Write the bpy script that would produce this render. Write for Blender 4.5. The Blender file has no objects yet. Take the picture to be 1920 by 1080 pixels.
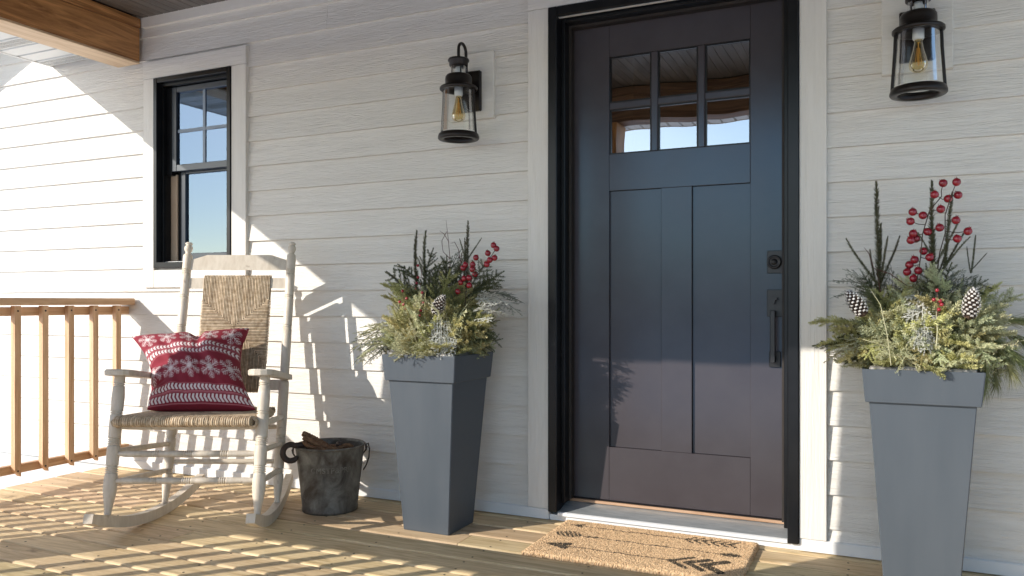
import bpy, math, random
from mathutils import Vector, Matrix, noise
R = math.radians
random.seed(7)
S = bpy.context.scene
COL = S.collection

# ------------------------------------------------------------------ camera
cam_d = bpy.data.cameras.new('camera')
cam = bpy.data.objects.new('camera', cam_d)
COL.objects.link(cam)
cam.location = (0, -3.2, .94)
cam.rotation_euler = (R(90), 0, R(24.8))
cam_d.sensor_width = 36
cam_d.lens = 1495 / 1920 * 36
cam_d.shift_y = 25 / 1920
cam_d.clip_start = .05
cam_d.clip_end = 1500
S.camera = cam
S.render.resolution_x, S.render.resolution_y = 1024, 576

# ------------------------------------------------------------------ light
SUN = Vector((-1, -1.2, .65)).normalized()          # towards the sun
elev = math.asin(SUN.z)
world = bpy.data.worlds.new('World')
S.world = world
world.use_nodes = True
wn = world.node_tree.nodes
sky = wn.new('ShaderNodeTexSky')
sky.sky_type = 'NISHITA'
sky.sun_disc = False
sky.sun_elevation = elev
sky.sun_rotation = math.atan2(SUN.x, SUN.y)
sky.air_density = 1.0
sky.dust_density = .4
sky.ozone_density = 1.5
world.node_tree.links.new(sky.outputs[0], wn['Background'].inputs[0])
wn['Background'].inputs[1].default_value = .15
sun_d = bpy.data.lights.new('sun', 'SUN')
sun_d.energy = 2.75
sun_d.angle = R(.35)
sun_d.color = (1, .94, .86)
sun = bpy.data.objects.new('sun', sun_d)
COL.objects.link(sun)
sun.rotation_euler = SUN.to_track_quat('Z', 'Y').to_euler()
S.view_settings.view_transform = 'Standard'
S.view_settings.look = 'None'
S.view_settings.exposure = .95
S.view_settings.gamma = 1
S.view_settings.use_curve_mapping = False

# ------------------------------------------------------------------ helpers
def tag(o, label=None, cat=None, group=None, kind=None):
    if label: o['label'] = label
    if cat: o['category'] = cat
    if group: o['group'] = group
    if kind: o['kind'] = kind
    return o

def empty(name, loc=(0, 0, 0), rz=0, parent=None):
    o = bpy.data.objects.new(name, None)
    COL.objects.link(o)
    o.location = loc
    o.rotation_euler = (0, 0, rz)
    o.empty_display_size = .05
    if parent: o.parent = parent
    return o

def link(name, mesh, parent=None, loc=(0, 0, 0)):
    o = bpy.data.objects.new(name, mesh)
    COL.objects.link(o)
    o.location = loc
    if parent: o.parent = parent
    return o

class MB:
    """collects shapes, builds one mesh"""
    def __init__(s):
        s.v, s.f, s.sm = [], [], []
    def add(s, vs, fs, smooth=False):
        n = len(s.v)
        s.v += [tuple(v) for v in vs]
        s.f += [tuple(i + n for i in f) for f in fs]
        s.sm += [smooth] * len(fs)
    def box(s, x0, x1, y0, y1, z0, z1, c=0.0):
        if c <= 0:
            vs = [(x, y, z) for x in (x0, x1) for y in (y0, y1) for z in (z0, z1)]
            s.add(vs, [(0, 1, 3, 2), (4, 6, 7, 5), (0, 4, 5, 1), (2, 3, 7, 6), (0, 2, 6, 4), (1, 5, 7, 3)])
            return
        # chamfered box: 24 vertices
        vs, idx = [], {}
        for ax in range(3):
            for i in range(8):
                b = (i & 1, i >> 1 & 1, i >> 2 & 1)
                p = []
                for k, (lo, hi) in enumerate(((x0, x1), (y0, y1), (z0, z1))):
                    q = hi if b[k] else lo
                    if k != ax: q += -c if b[k] else c
                    p.append(q)
                idx[ax, b] = len(vs); vs.append(p)
        fs = []
        for ax in range(3):
            o1, o2 = [k for k in range(3) if k != ax]
            for sd in (0, 1):
                q = []
                for a, b in ((0, 0), (1, 0), (1, 1), (0, 1)):
                    t = [0, 0, 0]; t[ax] = sd; t[o1] = a; t[o2] = b
                    q.append(idx[ax, tuple(t)])
                fs.append(q)
            # edges parallel to ax
            for a in (0, 1):
                for b in (0, 1):
                    t0 = [0, 0, 0]; t0[o1] = a; t0[o2] = b
                    t1 = list(t0); t1[ax] = 1
                    fs.append((idx[o1, tuple(t0)], idx[o1, tuple(t1)], idx[o2, tuple(t1)], idx[o2, tuple(t0)]))
        for i in range(8):
            b = (i & 1, i >> 1 & 1, i >> 2 & 1)
            fs.append((idx[0, b], idx[1, b], idx[2, b]))
        s.add(vs, fs)
    def prism(s, prof, a0, a1, axis='x', smooth=False):
        """profile polygon of 2-d points extruded along axis"""
        def p(u, v, a):
            return {'x': (a, u, v), 'y': (u, a, v), 'z': (u, v, a)}[axis]
        n = len(prof)
        vs = [p(u, v, a0) for u, v in prof] + [p(u, v, a1) for u, v in prof]
        s.add(vs, [tuple(range(n))[::-1], tuple(range(n, 2 * n))])
        s.add(vs, [(i, (i + 1) % n, n + (i + 1) % n, n + i) for i in range(n)], smooth)
    def lathe(s, prof, M=None, seg=20, cap=True):
        """profile of (r, z), revolved round z, moved by matrix M"""
        M = M or Matrix()
        vs = []
        for r, z in prof:
            for k in range(seg):
                a = 2 * math.pi * k / seg
                vs.append(M @ Vector((r * math.cos(a), r * math.sin(a), z)))
        fs = []
        for i in range(len(prof) - 1):
            for k in range(seg):
                a, b = i * seg + k, i * seg + (k + 1) % seg
                fs.append((a, b, b + seg, a + seg))
        s.add(vs, fs, True)
        if cap:
            m = len(prof) - 1
            for i, rev in ((0, True), (m, False)):
                if prof[i][0] > 1e-5:
                    c = [vs[i * seg + k] for k in range(seg)]
                    s.add(c, [tuple(range(seg))[::-1] if rev else tuple(range(seg))])
    def tube(s, path, rad, seg=8, cap=True):
        path = [Vector(p) for p in path]
        if not hasattr(rad, '__len__'): rad = [rad] * len(path)
        n = len(path)
        up = Vector((0, 0, 1))
        t0 = (path[1] - path[0]).normalized()
        if abs(t0.dot(up)) > .95: up = Vector((1, 0, 0))
        u = t0.cross(up).normalized()
        vs = []
        for i, p in enumerate(path):
            t = (path[min(i + 1, n - 1)] - path[max(i - 1, 0)]).normalized()
            u = (u - t * u.dot(t)).normalized()
            w = t.cross(u)
            for k in range(seg):
                a = 2 * math.pi * k / seg
                vs.append(p + (u * math.cos(a) + w * math.sin(a)) * rad[i])
        fs = [(i * seg + k, i * seg + (k + 1) % seg, (i + 1) * seg + (k + 1) % seg, (i + 1) * seg + k)
              for i in range(n - 1) for k in range(seg)]
        s.add(vs, fs, True)
        if cap:
            s.add(vs[:seg], [tuple(range(seg))[::-1]])
            s.add(vs[-seg:], [tuple(range(seg))])
    def mesh(s, name, mat):
        m = bpy.data.meshes.new(name)
        m.from_pydata(s.v, [], s.f)
        m.polygons.foreach_set('use_smooth', s.sm)
        if mat: m.materials.append(mat)
        m.update()
        return m
    def build(s, name, mat, parent=None, loc=(0, 0, 0)):
        return link(name, s.mesh(name, mat), parent, loc)

def box(name, mat, parent, x0, x1, y0, y1, z0, z1, c=0.0):
    b = MB(); b.box(x0, x1, y0, y1, z0, z1, c)
    return b.build(name, mat, parent)

def align(d, down=None):
    """matrix whose z axis is d; x axis points as far as possible along 'down'"""
    z = Vector(d).normalized()
    x = Vector(down) if down is not None else Vector((random.uniform(-1, 1), random.uniform(-1, 1), random.uniform(-1, 1)))
    x = x - z * x.dot(z)
    if x.length < 1e-4: x = z.orthogonal()
    x.normalize()
    y = z.cross(x)
    return Matrix((x, y, z)).transposed()

# ------------------------------------------------------------------ materials
def mat(name, c1, c2=None, scale=(1, 1, 1), ns=8, detail=5, dist=0, rough=.5, rough2=None, bump=0, bd=.004,
        bscale=None, bns=None, bdist=None, rand=0.0, hrand=0.0, metal=0, lo=.35, hi=.65, spec=.5, c3=None, ns3=3, f3=(.55, .7),
        coat=0, attr=None, sub=0, shift=True):
    m = bpy.data.materials.new(name)
    m.use_nodes = True
    nt = m.node_tree; N = nt.nodes; L = nt.links
    P = N['Principled BSDF']
    P.inputs['Roughness'].default_value = rough
    P.inputs['Metallic'].default_value = metal
    P.inputs['Specular IOR Level'].default_value = spec
    if coat: P.inputs['Coat Weight'].default_value = coat; P.inputs['Coat Roughness'].default_value = .15
    tc = N.new('ShaderNodeTexCoord'); oi = N.new('ShaderNodeObjectInfo')
    vm = N.new('ShaderNodeVectorMath'); vm.operation = 'ADD'
    mu = N.new('ShaderNodeMath'); mu.operation = 'MULTIPLY'; mu.inputs[1].default_value = 43.0 if shift else 0
    L.new(oi.outputs['Random'], mu.inputs[0])
    L.new(tc.outputs['Object'], vm.inputs[0]); L.new(mu.outputs[0], vm.inputs[1])
    def noise_(sc, n, d, di):
        mp = N.new('ShaderNodeMapping'); mp.inputs['Scale'].default_value = sc
        L.new(vm.outputs[0], mp.inputs[0])
        no = N.new('ShaderNodeTexNoise')
        no.inputs['Scale'].default_value = n; no.inputs['Detail'].default_value = d
        no.inputs['Distortion'].default_value = di; no.inputs['Roughness'].default_value = .6
        L.new(mp.outputs[0], no.inputs['Vector'])
        return no
    c2 = c2 or c1
    n1 = noise_(scale, ns, detail, dist)
    r = N.new('ShaderNodeValToRGB')
    r.color_ramp.elements[0].position = lo; r.color_ramp.elements[1].position = hi
    r.color_ramp.elements[0].color = (*c1, 1); r.color_ramp.elements[1].color = (*c2, 1)
    L.new(n1.outputs['Fac'], r.inputs[0])
    col = r.outputs[0]
    if attr:
        a = N.new('ShaderNodeAttribute'); a.attribute_name = attr
        mx = N.new('ShaderNodeMix'); mx.data_type = 'RGBA'; mx.blend_type = 'MULTIPLY'; mx.inputs[0].default_value = 1
        L.new(col, mx.inputs[6]); L.new(a.outputs['Color'], mx.inputs[7]); col = mx.outputs[2]
    if c3:
        n3 = noise_((1, 1, 1), ns3, 6, .4)
        r3 = N.new('ShaderNodeValToRGB')
        r3.color_ramp.elements[0].position, r3.color_ramp.elements[1].position = f3
        L.new(n3.outputs['Fac'], r3.inputs[0])
        mx = N.new('ShaderNodeMix'); mx.data_type = 'RGBA'
        L.new(r3.outputs[0], mx.inputs[0]); L.new(col, mx.inputs[6]); mx.inputs[7].default_value = (*c3, 1)
        col = mx.outputs[2]
    if rand or hrand:
        hs = N.new('ShaderNodeHueSaturation')
        mr = N.new('ShaderNodeMapRange'); mr.inputs[3].default_value = 1 - rand; mr.inputs[4].default_value = 1 + rand
        L.new(oi.outputs['Random'], mr.inputs[0]); L.new(mr.outputs[0], hs.inputs['Value'])
        if hrand:
            m2 = N.new('ShaderNodeMath'); m2.operation = 'MULTIPLY'; m2.inputs[1].default_value = 7.31
            m3 = N.new('ShaderNodeMath'); m3.operation = 'FRACT'
            m4 = N.new('ShaderNodeMapRange'); m4.inputs[3].default_value = .5 - hrand; m4.inputs[4].default_value = .5 + hrand
            L.new(oi.outputs['Random'], m2.inputs[0]); L.new(m2.outputs[0], m3.inputs[0]); L.new(m3.outputs[0], m4.inputs[0])
            L.new(m4.outputs[0], hs.inputs['Hue'])
        L.new(col, hs.inputs['Color']); col = hs.outputs[0]
    L.new(col, P.inputs['Base Color'])
    if rough2 is not None:
        mr = N.new('ShaderNodeMapRange'); mr.inputs[1].default_value = .35; mr.inputs[2].default_value = .65
        mr.inputs[3].default_value = rough; mr.inputs[4].default_value = rough2
        L.new(n1.outputs['Fac'], mr.inputs[0]); L.new(mr.outputs[0], P.inputs['Roughness'])
    if bump:
        nb = noise_(bscale or scale, bns or ns, 6, bdist if bdist is not None else dist)
        bu = N.new('ShaderNodeBump'); bu.inputs['Strength'].default_value = bump; bu.inputs['Distance'].default_value = bd
        L.new(nb.outputs['Fac'], bu.inputs['Height']); L.new(bu.outputs[0], P.inputs['Normal'])
    return m

WHT = (.70, .685, .65)
M_siding = mat('siding_paint', (.70, .665, .605), (.745, .71, .65), scale=(1.2, 1, 14), ns=2.2, detail=4, dist=1.2, rough=.55,
               bump=.8, bd=.006, bscale=(2.4, 1, 30), bns=2.2, bdist=2.4, rand=.03)
M_trim = mat('trim_paint', (.70, .665, .605), (.745, .71, .65), scale=(14, 14, 1.2), ns=2.2, dist=1.0, rough=.55,
             bump=.6, bd=.006, bscale=(40, 10, 1.6), bns=2.0, bdist=1.4, rand=.02)
M_trimh = mat('trim_paint_level', (.70, .665, .605), (.745, .71, .65), scale=(1.2, 14, 14), ns=2.2, dist=1.0, rough=.55,
              bump=.55, bd=.006, bscale=(1.6, 10, 40), bns=2.0, bdist=1.4, rand=.02)
M_white = mat('smooth_white', (.72, .72, .71), (.76, .76, .75), ns=4, rough=.4)
M_found = mat('foundation', (.5, .5, .48), (.6, .6, .58), ns=12, rough=.9, bump=.3)
def wood(name, axis, c1, c2, **k):
    sc = {'x': (.7, 9, 9), 'y': (9, .7, 9), 'z': (9, 9, .7)}[axis]
    kw = dict(scale=sc, ns=3.0, detail=6, dist=1.0, rough=.55, bump=.25, bd=.002, rand=.12)
    kw.update(k)
    return mat(name, c1, c2, **kw)
CED1, CED2 = (.50, .29, .15), (.72, .48, .29)
M_cedar = {a: wood('cedar_' + a, a, CED1, CED2) for a in 'xyz'}
BM1, BM2 = (.23, .092, .026), (.62, .30, .105)
M_beam = {a: wood('stained_beam_' + a, a, BM1, BM2, ns=2.0, dist=2.2, rough=.42, rand=.04) for a in 'xyz'}
M_deck = wood('deck_wood', 'x', (.50, .35, .175), (.77, .59, .35), rand=.17, hrand=.014, rough=.66, c3=(.24, .16, .085), ns3=6, f3=(.64, .76), bump=.35, ns=4.0, lo=.3, hi=.62, dist=1.6)
M_ceil = mat('ceiling_stain', (.095, .082, .07), (.15, .132, .115), scale=(12, 1, 1), ns=3, rough=.45, rand=.12)
M_black = mat('black_metal', (.010, .010, .012), (.016, .015, .016), ns=20, rough=.38, metal=.0, bump=.05)
M_frame = mat('black_frame', (.006, .0065, .008), (.010, .0105, .012), ns=10, rough=.28, spec=.32)
M_bronze = mat('lantern_bronze', (.012, .009, .008), (.022, .016, .013), ns=25, rough=.35, metal=.4)
M_door = mat('door_paint', (.060, .049, .051), (.068, .056, .058), scale=(1, 1, 1), ns=6, rough=.20, rough2=.24, spec=.62,
             c3=(.078, .068, .070), ns3=9, f3=(.72, 1.0))
M_door.node_tree.nodes['Principled BSDF'].inputs['Specular Tint'].default_value = (.42, .72, 1, 1)  # blue of the reflected sky put into the specular tint
M_tan = mat('jamb_vinyl', (.55, .42, .30), (.62, .48, .35), ns=5, rough=.5)
M_alum = mat('sill_metal', (.42, .45, .46), (.55, .57, .57), scale=(2, 12, 12), ns=6, rough=.38, metal=.55, bump=.1)
M_sillwood = wood('sill_wood', 'x', (.36, .20, .11), (.5, .32, .2))
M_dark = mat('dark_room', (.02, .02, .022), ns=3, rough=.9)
M_curt = mat('pale_room', (.30, .34, .40), (.36, .40, .46), ns=2, rough=.9)
M_chair = mat('chair_paint', (.60, .515, .405), (.70, .62, .51), scale=(5, 5, 1.5), ns=9, rough=.5, bump=.35, bd=.0016,
              bscale=(60, 60, 5), bns=2, c3=(.40, .32, .245), ns3=16, f3=(.66, .74), rand=.03)
M_rush = mat('rush_cord', (.46, .33, .20), (.76, .61, .43), ns=60, rough=.7, bump=.4, bd=.002, attr='tone')
M_bucket = mat('galvanised', (.060, .050, .040), (.31, .29, .245), scale=(1, 1, .6), ns=14, detail=9, dist=.8, rough=.5, rough2=.62, metal=.3,
               bump=.25, bd=.003, c3=(.06, .042, .028), ns3=7, f3=(.50, .68), lo=.3, hi=.7)
M_iron = mat('rusty_iron', (.03, .02, .016), (.06, .038, .028), ns=30, rough=.6, bump=.3)
M_leather = mat('brown_rope', (.14, .065, .03), (.27, .15, .075), ns=45, rough=.75, bump=.6)
M_planter = mat('planter_paint', (.070, .084, .100), (.080, .094, .110), scale=(5, 5, .9), ns=2.2, detail=6, rough=.40, rough2=.48, spec=.32, c3=(.15, .155, .155), ns3=34, f3=(.70, .90), bump=.04)
M_liner = mat('crumpled_liner', (.10, .095, .085), (.30, .285, .26), ns=22, rough=.4, bump=.6, bd=.01)
M_soil = mat('soil', (.02, .014, .01), (.05, .035, .02), ns=40, rough=.95, bump=.6)
M_coir = mat('coir', (.54, .345, .18), (.80, .57, .345), ns=170, detail=3, rough=.9, attr='print', lo=.3, hi=.7, shift=False)
M_cloth = mat('pillow_cloth', (.92, .92, .92), (1, 1, 1), ns=120, rough=.85, attr='print', bump=.25, bd=.001, bns=420, shift=False)
M_soffit = mat('soffit_metal', (.62, .63, .62), (.66, .67, .66), ns=3, rough=.4)
M_shingle = mat('shingle', (.05, .05, .055), (.09, .09, .09), ns=30, rough=.9, bump=.5)
M_snow = mat('snow', (.86, .87, .89), (.91, .91, .92), ns=.6, rough=.8, bump=.3, bd=.05)
M_berry = mat('berry_lacquer', (.22, .008, .018), (.33, .012, .024), ns=30, rough=.2, coat=.5)
M_twig = mat('red_twig', (.09, .028, .022), (.14, .05, .035), ns=30, rough=.6)
M_bark = mat('bark', (.05, .03, .018), (.09, .06, .035), ns=30, rough=.8)
M_porcelain = mat('porcelain', (.6, .6, .58), ns=5, rough=.4)
M_filament = mat('filament', (.7, .42, .15), ns=5, rough=.4, metal=.6)
def leafmat(name, c1, c2, rand=.25, hrand=.02, rough=.55):
    m = mat(name, c1, c2, ns=18, rough=rough, rand=rand, hrand=hrand, lo=.3, hi=.7)
    nt = m.node_tree; P = nt.nodes['Principled BSDF']; out = nt.nodes['Material Output']
    tr = nt.nodes.new('ShaderNodeBsdfTranslucent'); mx = nt.nodes.new('ShaderNodeMixShader'); mx.inputs[0].default_value = .22
    nt.links.new(P.inputs['Base Color'].links[0].from_socket, tr.inputs[0])
    nt.links.new(P.outputs[0], mx.inputs[1]); nt.links.new(tr.outputs[0], mx.inputs[2]); nt.links.new(mx.outputs[0], out.inputs[0])
    return m
M_spruce = leafmat('spruce_needle', (.075, .088, .040), (.14, .15, .068))
M_leader = leafmat('spruce_leader_needle', (.07, .072, .032), (.125, .12, .055))
M_fir = leafmat('fir_needle', (.36, .345, .13), (.62, .575, .27))
M_sage = leafmat('blue_fir_needle', (.38, .40, .22), (.64, .64, .40))
M_cedarleaf = leafmat('cedar_leaf', (.44, .42, .24), (.66, .63, .42))
M_frost = leafmat('frosted_leaf', (.55, .55, .48), (.80, .80, .74), rand=.12)
M_greycedar = leafmat('grey_cedar_leaf', (.16, .175, .13), (.30, .31, .25))
M_pine = leafmat('pine_needle', (.16, .19, .07), (.32, .33, .14))
M_cone = mat('cone_scale', (.05, .028, .018), (.10, .06, .04), ns=20, rough=.7)
M_conetip = mat('cone_white', (.42, .39, .36), (.62, .60, .57), ns=20, rough=.8)

def glass(name, tint, refl, trans=(1, 1, 1), rough=.0, top=1.0):
    m = bpy.data.materials.new(name); m.use_nodes = True
    nt = m.node_tree; N = nt.nodes; L = nt.links
    N.remove(N['Principled BSDF'])
    t = N.new('ShaderNodeBsdfTransparent'); t.inputs[0].default_value = (*trans, 1)
    g = N.new('ShaderNodeBsdfGlossy'); g.inputs['Color'].default_value = (*tint, 1); g.inputs['Roughness'].default_value = rough
    f = N.new('ShaderNodeFresnel'); f.inputs[0].default_value = 1.5
    mr = N.new('ShaderNodeMapRange'); mr.inputs[3].default_value = refl; mr.inputs[4].default_value = top
    mx = N.new('ShaderNodeMixShader')
    L.new(f.outputs[0], mr.inputs[0]); L.new(mr.outputs[0], mx.inputs[0])
    L.new(t.outputs[0], mx.inputs[1]); L.new(g.outputs[0], mx.inputs[2]); L.new(mx.outputs[0], N['Material Output'].inputs[0])
    return m
M_pane = glass('window_glass', (.42, .57, .78), .22, (.75, .8, .85))
M_doorpane = glass('door_glass', (.92, .95, 1), .40, (.6, .6, .6))
M_lampglass = glass('lamp_glass', (1, 1, 1), .01, (.955, .965, .96), 0, .45)
M_bulb = glass('amber_bulb_glass', (1, .95, .85), .02, (.95, .84, .58), 0, .6)

# ------------------------------------------------------------------ ground, far woodland
def ground():
    xs = [-600, -200, -80, -40, -20] + [-12 + .5 * i for i in range(49)] + [20, 40, 80, 200, 600]
    ys = [-600, -200, -80, -40, -20] + [-12 + .4 * i for i in range(33)] + [1.5, 4, 20, 200, 600]
    vs, fs = [], []
    for y in ys:
        for x in xs:
            z = -.55 + .12 * noise.noise(Vector((x * .3, y * .3, 0))) * (1 if abs(x) < 30 and abs(y) < 30 else 0)
            if x < -3.8: z += .42 * math.exp(-(min(0, y + .2) / 1.1) ** 2) * min(1, (-3.8 - x) / .6)
            vs.append((x, y, z))
    w = len(xs)
    for j in range(len(ys) - 1):
        for i in range(w - 1):
            fs.append((j * w + i, j * w + i + 1, (j + 1) * w + i + 1, (j + 1) * w + i))
    b = MB(); b.add(vs, fs, True)
    tag(b.build('snow_ground', M_snow), kind='structure')
ground()

M_wood = mat('far_conifer', (.07, .08, .07), (.11, .12, .11), ns=2, rough=.9)
b = MB()
for i in range(1300):
    a = R(random.uniform(150, 390)); d = random.uniform(34, 70)
    x, y = d * math.cos(a), d * math.sin(a)
    if y > -6: continue
    h = random.uniform(3.3, 4.6)
    for k in range(3):
        r = h * .24 * (1 - k * .25)
        b.lathe([(r, -.6 + h * (.12 + k * .24)), (r * .55, -.6 + h * (.3 + k * .24)), (.01, -.6 + h * (.52 + k * .24))], Matrix.Translation((x, y, 0)), seg=7, cap=False)
tag(b.build('far_woodland', M_wood), 'dark conifer woodland far beyond the porch', 'woodland', kind='stuff')

# ------------------------------------------------------------------ deck
deck = empty('deck'); tag(deck, kind='structure')
def deck_board(x0, x1, y0, y1):
    c = .008; zt = 0; zb = -.032
    prof = [(y0, zb), (y1, zb), (y1, zt - c), (y1 - c * .3, zt - c * .3), (y1 - c, zt), (y0 + c, zt), (y0 + c * .3, zt - c * .3), (y0, zt - c)]
    b = MB(); b.prism(prof, x0, x1, 'x')
    b.build('deck_board', M_deck, deck)
edges = [.03, -.061] + [-.061 - .1425 * i for i in range(1, 19)]
joints = {2: [-.6], 3: [-1.49], 5: [.2], 6: [-2.55], 8: [-1.6], 1: [.9], 4: [-3.1], 10: [-2.1, .4], 12: [-1], 14: [-2.6], 16: [-1.7]}
for i in range(len(edges) - 1):
    y1, y0 = edges[i] - .0038, edges[i + 1] + .0038
    xs = [-4.0 + random.uniform(-.03, .012)] + joints.get(i, []) + [1.9 + random.uniform(-.01, .01)]
    for a, c in zip(xs[:-1], xs[1:]):
        deck_board(a + (.0015 if a > -3.9 else 0), c - .0015, y0, y1)
yf = edges[-1]
b = MB()
for i in range(len(edges) - 1):
    for k in range(13):
        x = -3.88 + k * .42
        for y_ in (edges[i] - .03, edges[i + 1] + .03):
            if edges[i] - edges[i + 1] < .12: continue
            b.lathe([(.0001, .0006), (.0042, .0006), (.0042, -.001)], Matrix.Translation((x + random.uniform(-.006, .006), y_ + random.uniform(-.006, .006), 0)), 7, False)
tag(b.build('screw_heads', M_iron, deck), kind='stuff')
b = MB()
for k in range(9): b.box(-3.9 + k * .7, -3.86 + k * .7, yf + .02, .02, -.2, -.034)
b.box(-3.95, 1.85, yf - .001 + .02, yf + .06, -.21, -.034)
b.build('joist_frame', M_cedar['x'], deck)
box('deck_gap_dark_sheet', M_soil, deck, -3.85, 1.8, yf + .08, .0, -.26, -.25)  # added dark sheet under the boards so the gaps read as shade
steps = empty('porch_steps', (0, yf, -.5))
tag(steps, 'wooden steps leading up to the porch deck', 'steps')
for k in range(2):
    box('tread', M_deck, steps, -1.7, .3, -.32 - .3 * k, -.02 - .3 * k, .30 - .17 * k, .335 - .17 * k, .004)
    box('riser', M_cedar['x'], steps, -1.68, .28, -.05 - .3 * k, -.03 - .3 * k, .0, .298 - .17 * k)

# ------------------------------------------------------------------ house wall
house = empty('house')
tag(house, 'white clapboard house front with black door and small black sash window', 'house')
Z0, EXP = .0937, .1288
XL, XR = -9.0, 2.6
def board(x0, x1, z0, z1=None, yo=0):
    z1 = z1 or z0 + EXP + .013
    b = MB(); b.prism([(-.0165 + yo, z0), (-.0158, z0 + .0012), (-.001, z1), (.009, z1), (-.003, z0)], x0, x1, 'x')
    b.build('siding_board', M_siding, house)
wj = {0: [-6.1], 1: [-5.2], 3: [-6.9], 6: [-6.4], 9: [-5.4], 12: [1.1, -5.9], 13: [-6.7], 17: [-2.48], 18: [-1.3], 2: [.75], 5: [-5.8]}
for i in range(-1, 21):
    z0 = Z0 + EXP * i
    if i == -1: z0 = .045
    z1 = Z0 + .013 if i == -1 else None
    zt = Z0 + EXP * (i + 1)
    cuts = [XL] + sorted(wj.get(i, [])) + [XR]
    segs = [(a + .0003, c - .0003) for a, c in zip(cuts[:-1], cuts[1:])]
    holes = []
    if zt > 1.13 and z0 < 2.15: holes.append((-3.66, -3.06))
    if z0 < 2.15: holes.append((-1.33, -.24))
    for h0, h1 in holes:
        new = []
        for a, c in segs:
            if c <= h0 or a >= h1: new.append((a, c))
            else:
                if a < h0: new.append((a, h0))
                if c > h1: new.append((h1, c))
        segs = new
    for a, c in segs: board(a, c, z0, z1)
# sheathing behind the boards, with the two openings
for r in ((XL, -3.66, -.6, 2.9), (-3.66, -3.06, -.6, 1.10), (-3.66, -3.06, 2.19, 2.9), (-3.06, -1.33, -.6, 2.9), (-1.33, -.24, 2.19, 2.9), (-.24, XR, -.6, 2.9), (-1.33, -.24, -.6, -.01)):
    box('sheathing', M_found, house, r[0], r[1], .0125, .16, r[2], r[3])
# base board
for a, c in ((XL, -4.4), (-4.399, -1.294), (-.276, XR)):
    b = MB(); b.prism([(-.026, .004), (-.026, .045), (-.022, .049), (.010, .049), (.010, .004)], a, c, 'x')
    b.build('base_board', M_white, house)
box('foundation', M_found, house, XL, -3.9, .0, .15, -.6, -.002)
# trim boards
TY = -.030
def trim(x0, x1, z0, z1, m): box('trim_board', m, house, x0, x1, TY, .010, z0, z1, .0015)
trim(-1.389, -1.2935, .0505, 2.1985, M_trim); trim(-.2765, -.181, .0505, 2.1985, M_trim)
trim(-1.389, -.181, 2.2, 2.31, M_trimh)
trim(-3.729, -3.6475, 1.016, 2.1725, M_trim); trim(-3.0825, -2.984, 1.1135, 2.1725, M_trim)
trim(-3.729, -2.984, 2.174, 2.268, M_trimh); trim(-3.646, -2.984, 1.016, 1.112, M_trimh)
# frieze at the ceiling
box('trim_board', M_trimh, house, -3.745, XR, -.028, .010, 2.465, 2.535, .001)
# lamp mounting blocks
for cx in (-1.668, .1175):
    box('mounting_block', M_trimh, house, cx - .1135, cx + .1135, -.031, .010, 1.755, 2.052, .002)
# main roof rake above the left part of the wall
rk = empty('main_roof', parent=house)
b = MB()
p0, p1 = (-4.46, 2.619 + .58 * .52), (-8.2, 2.619 - 3.16 * .52)
b.prism([(p0[0], p0[1]), (p1[0], p1[1]), (p1[0], p1[1] + .16), (p0[0], p0[1] + .16)], -.40, .1, 'y')
b.build('rake', M_soffit, rk)
b = MB(); b.prism([(p0[0], p0[1] + .165), (p1[0], p1[1] + .165), (p1[0], p1[1] + .19), (p0[0], p0[1] + .19)], -.43, 3, 'y')
b.build('shingles', M_shingle, rk)

# ------------------------------------------------------------------ window
win = empty('window', parent=house)
fx0, fx1, fz0, fz1 = -3.645, -3.085, 1.124, 2.170
b = MB()   # outer frame ring
w = .026
b.box(fx0, fx0 + w, -.036, .14, fz0, fz1, .002); b.box(fx1 - w, fx1, -.036, .14, fz0, fz1, .002)
b.box(fx0 + w, fx1 - w, -.0345, .14, fz1 - w, fz1, .002); b.box(fx0 + w, fx1 - w, -.044, .14, fz0, fz0 + .03, .002)
b.box(fx0 + w, fx1 - w, -.005, .02, fz1 - w - .016, fz1 - w - .0005, .001)
b.box(fx0 + w, fx0 + w + .012, .0, .025, fz0 + .03, fz1 - w - .017, .001)
b.build('frame', M_frame, win)
def sash(name, x0, x1, y0, y1, z0, z1, wd, wb, wt, mat_):
    b = MB()
    b.box(x0, x0 + wd, y0, y1, z0, z1, .002); b.box(x1 - wd, x1, y0, y1, z0, z1, .002)
    b.box(x0 + wd, x1 - wd, y0 + .001, y1, z0, z0 + wb, .002); b.box(x0 + wd, x1 - wd, y0 + .001, y1, z1 - wt, z1, .002)
    b.build(name, mat_, win)
    yg = (y0 + y1) / 2
    p = MB(); p.box(x0 + wd - .003, x1 - wd + .003, yg - .002, yg + .002, z0 + wb - .003, z1 - wt + .003)
    return p.build('pane', M_pane, win)
mz = 1.66
M_grille = mat('grille_paint', (.17, .22, .29), (.19, .24, .31), ns=5, rough=.4)
M_sash = mat('sash_paint', (.03, .04, .055), (.036, .047, .063), ns=10, rough=.3, spec=.6)
sash('upper_sash', fx0 + w + .045, fx1 - w, .028, .060, mz, fz1 - w - .018, .034, .036, .03, M_sash)
sash('lower_sash', fx0 + w + .075, fx1 - w - .001, .064, .096, fz0 + .031, mz + .024, .034, .052, .036, M_sash)
box('jamb_liner', M_tan, win, fx0 + w + .0005, fx0 + w + .05, .061, .10, fz0 + .031, mz - .012, .002)
box('jamb_track', M_frame, win, fx0 + w + .052, fx0 + w + .073, .066, .11, fz0 + .031, mz, .002)
box('upper_jamb', M_frame, win, fx0 + w + .0005, fx0 + w + .043, .0265, .0595, mz - .02, fz1 - w - .018, .002)
box('sloped_sill', M_white, win, fx0 + w + .001, fx1 - w - .001, .010, .060, fz0 + .0305, fz0 + .036)
gx = (fx0 + w + .045 + fx1 - w) / 2
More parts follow.
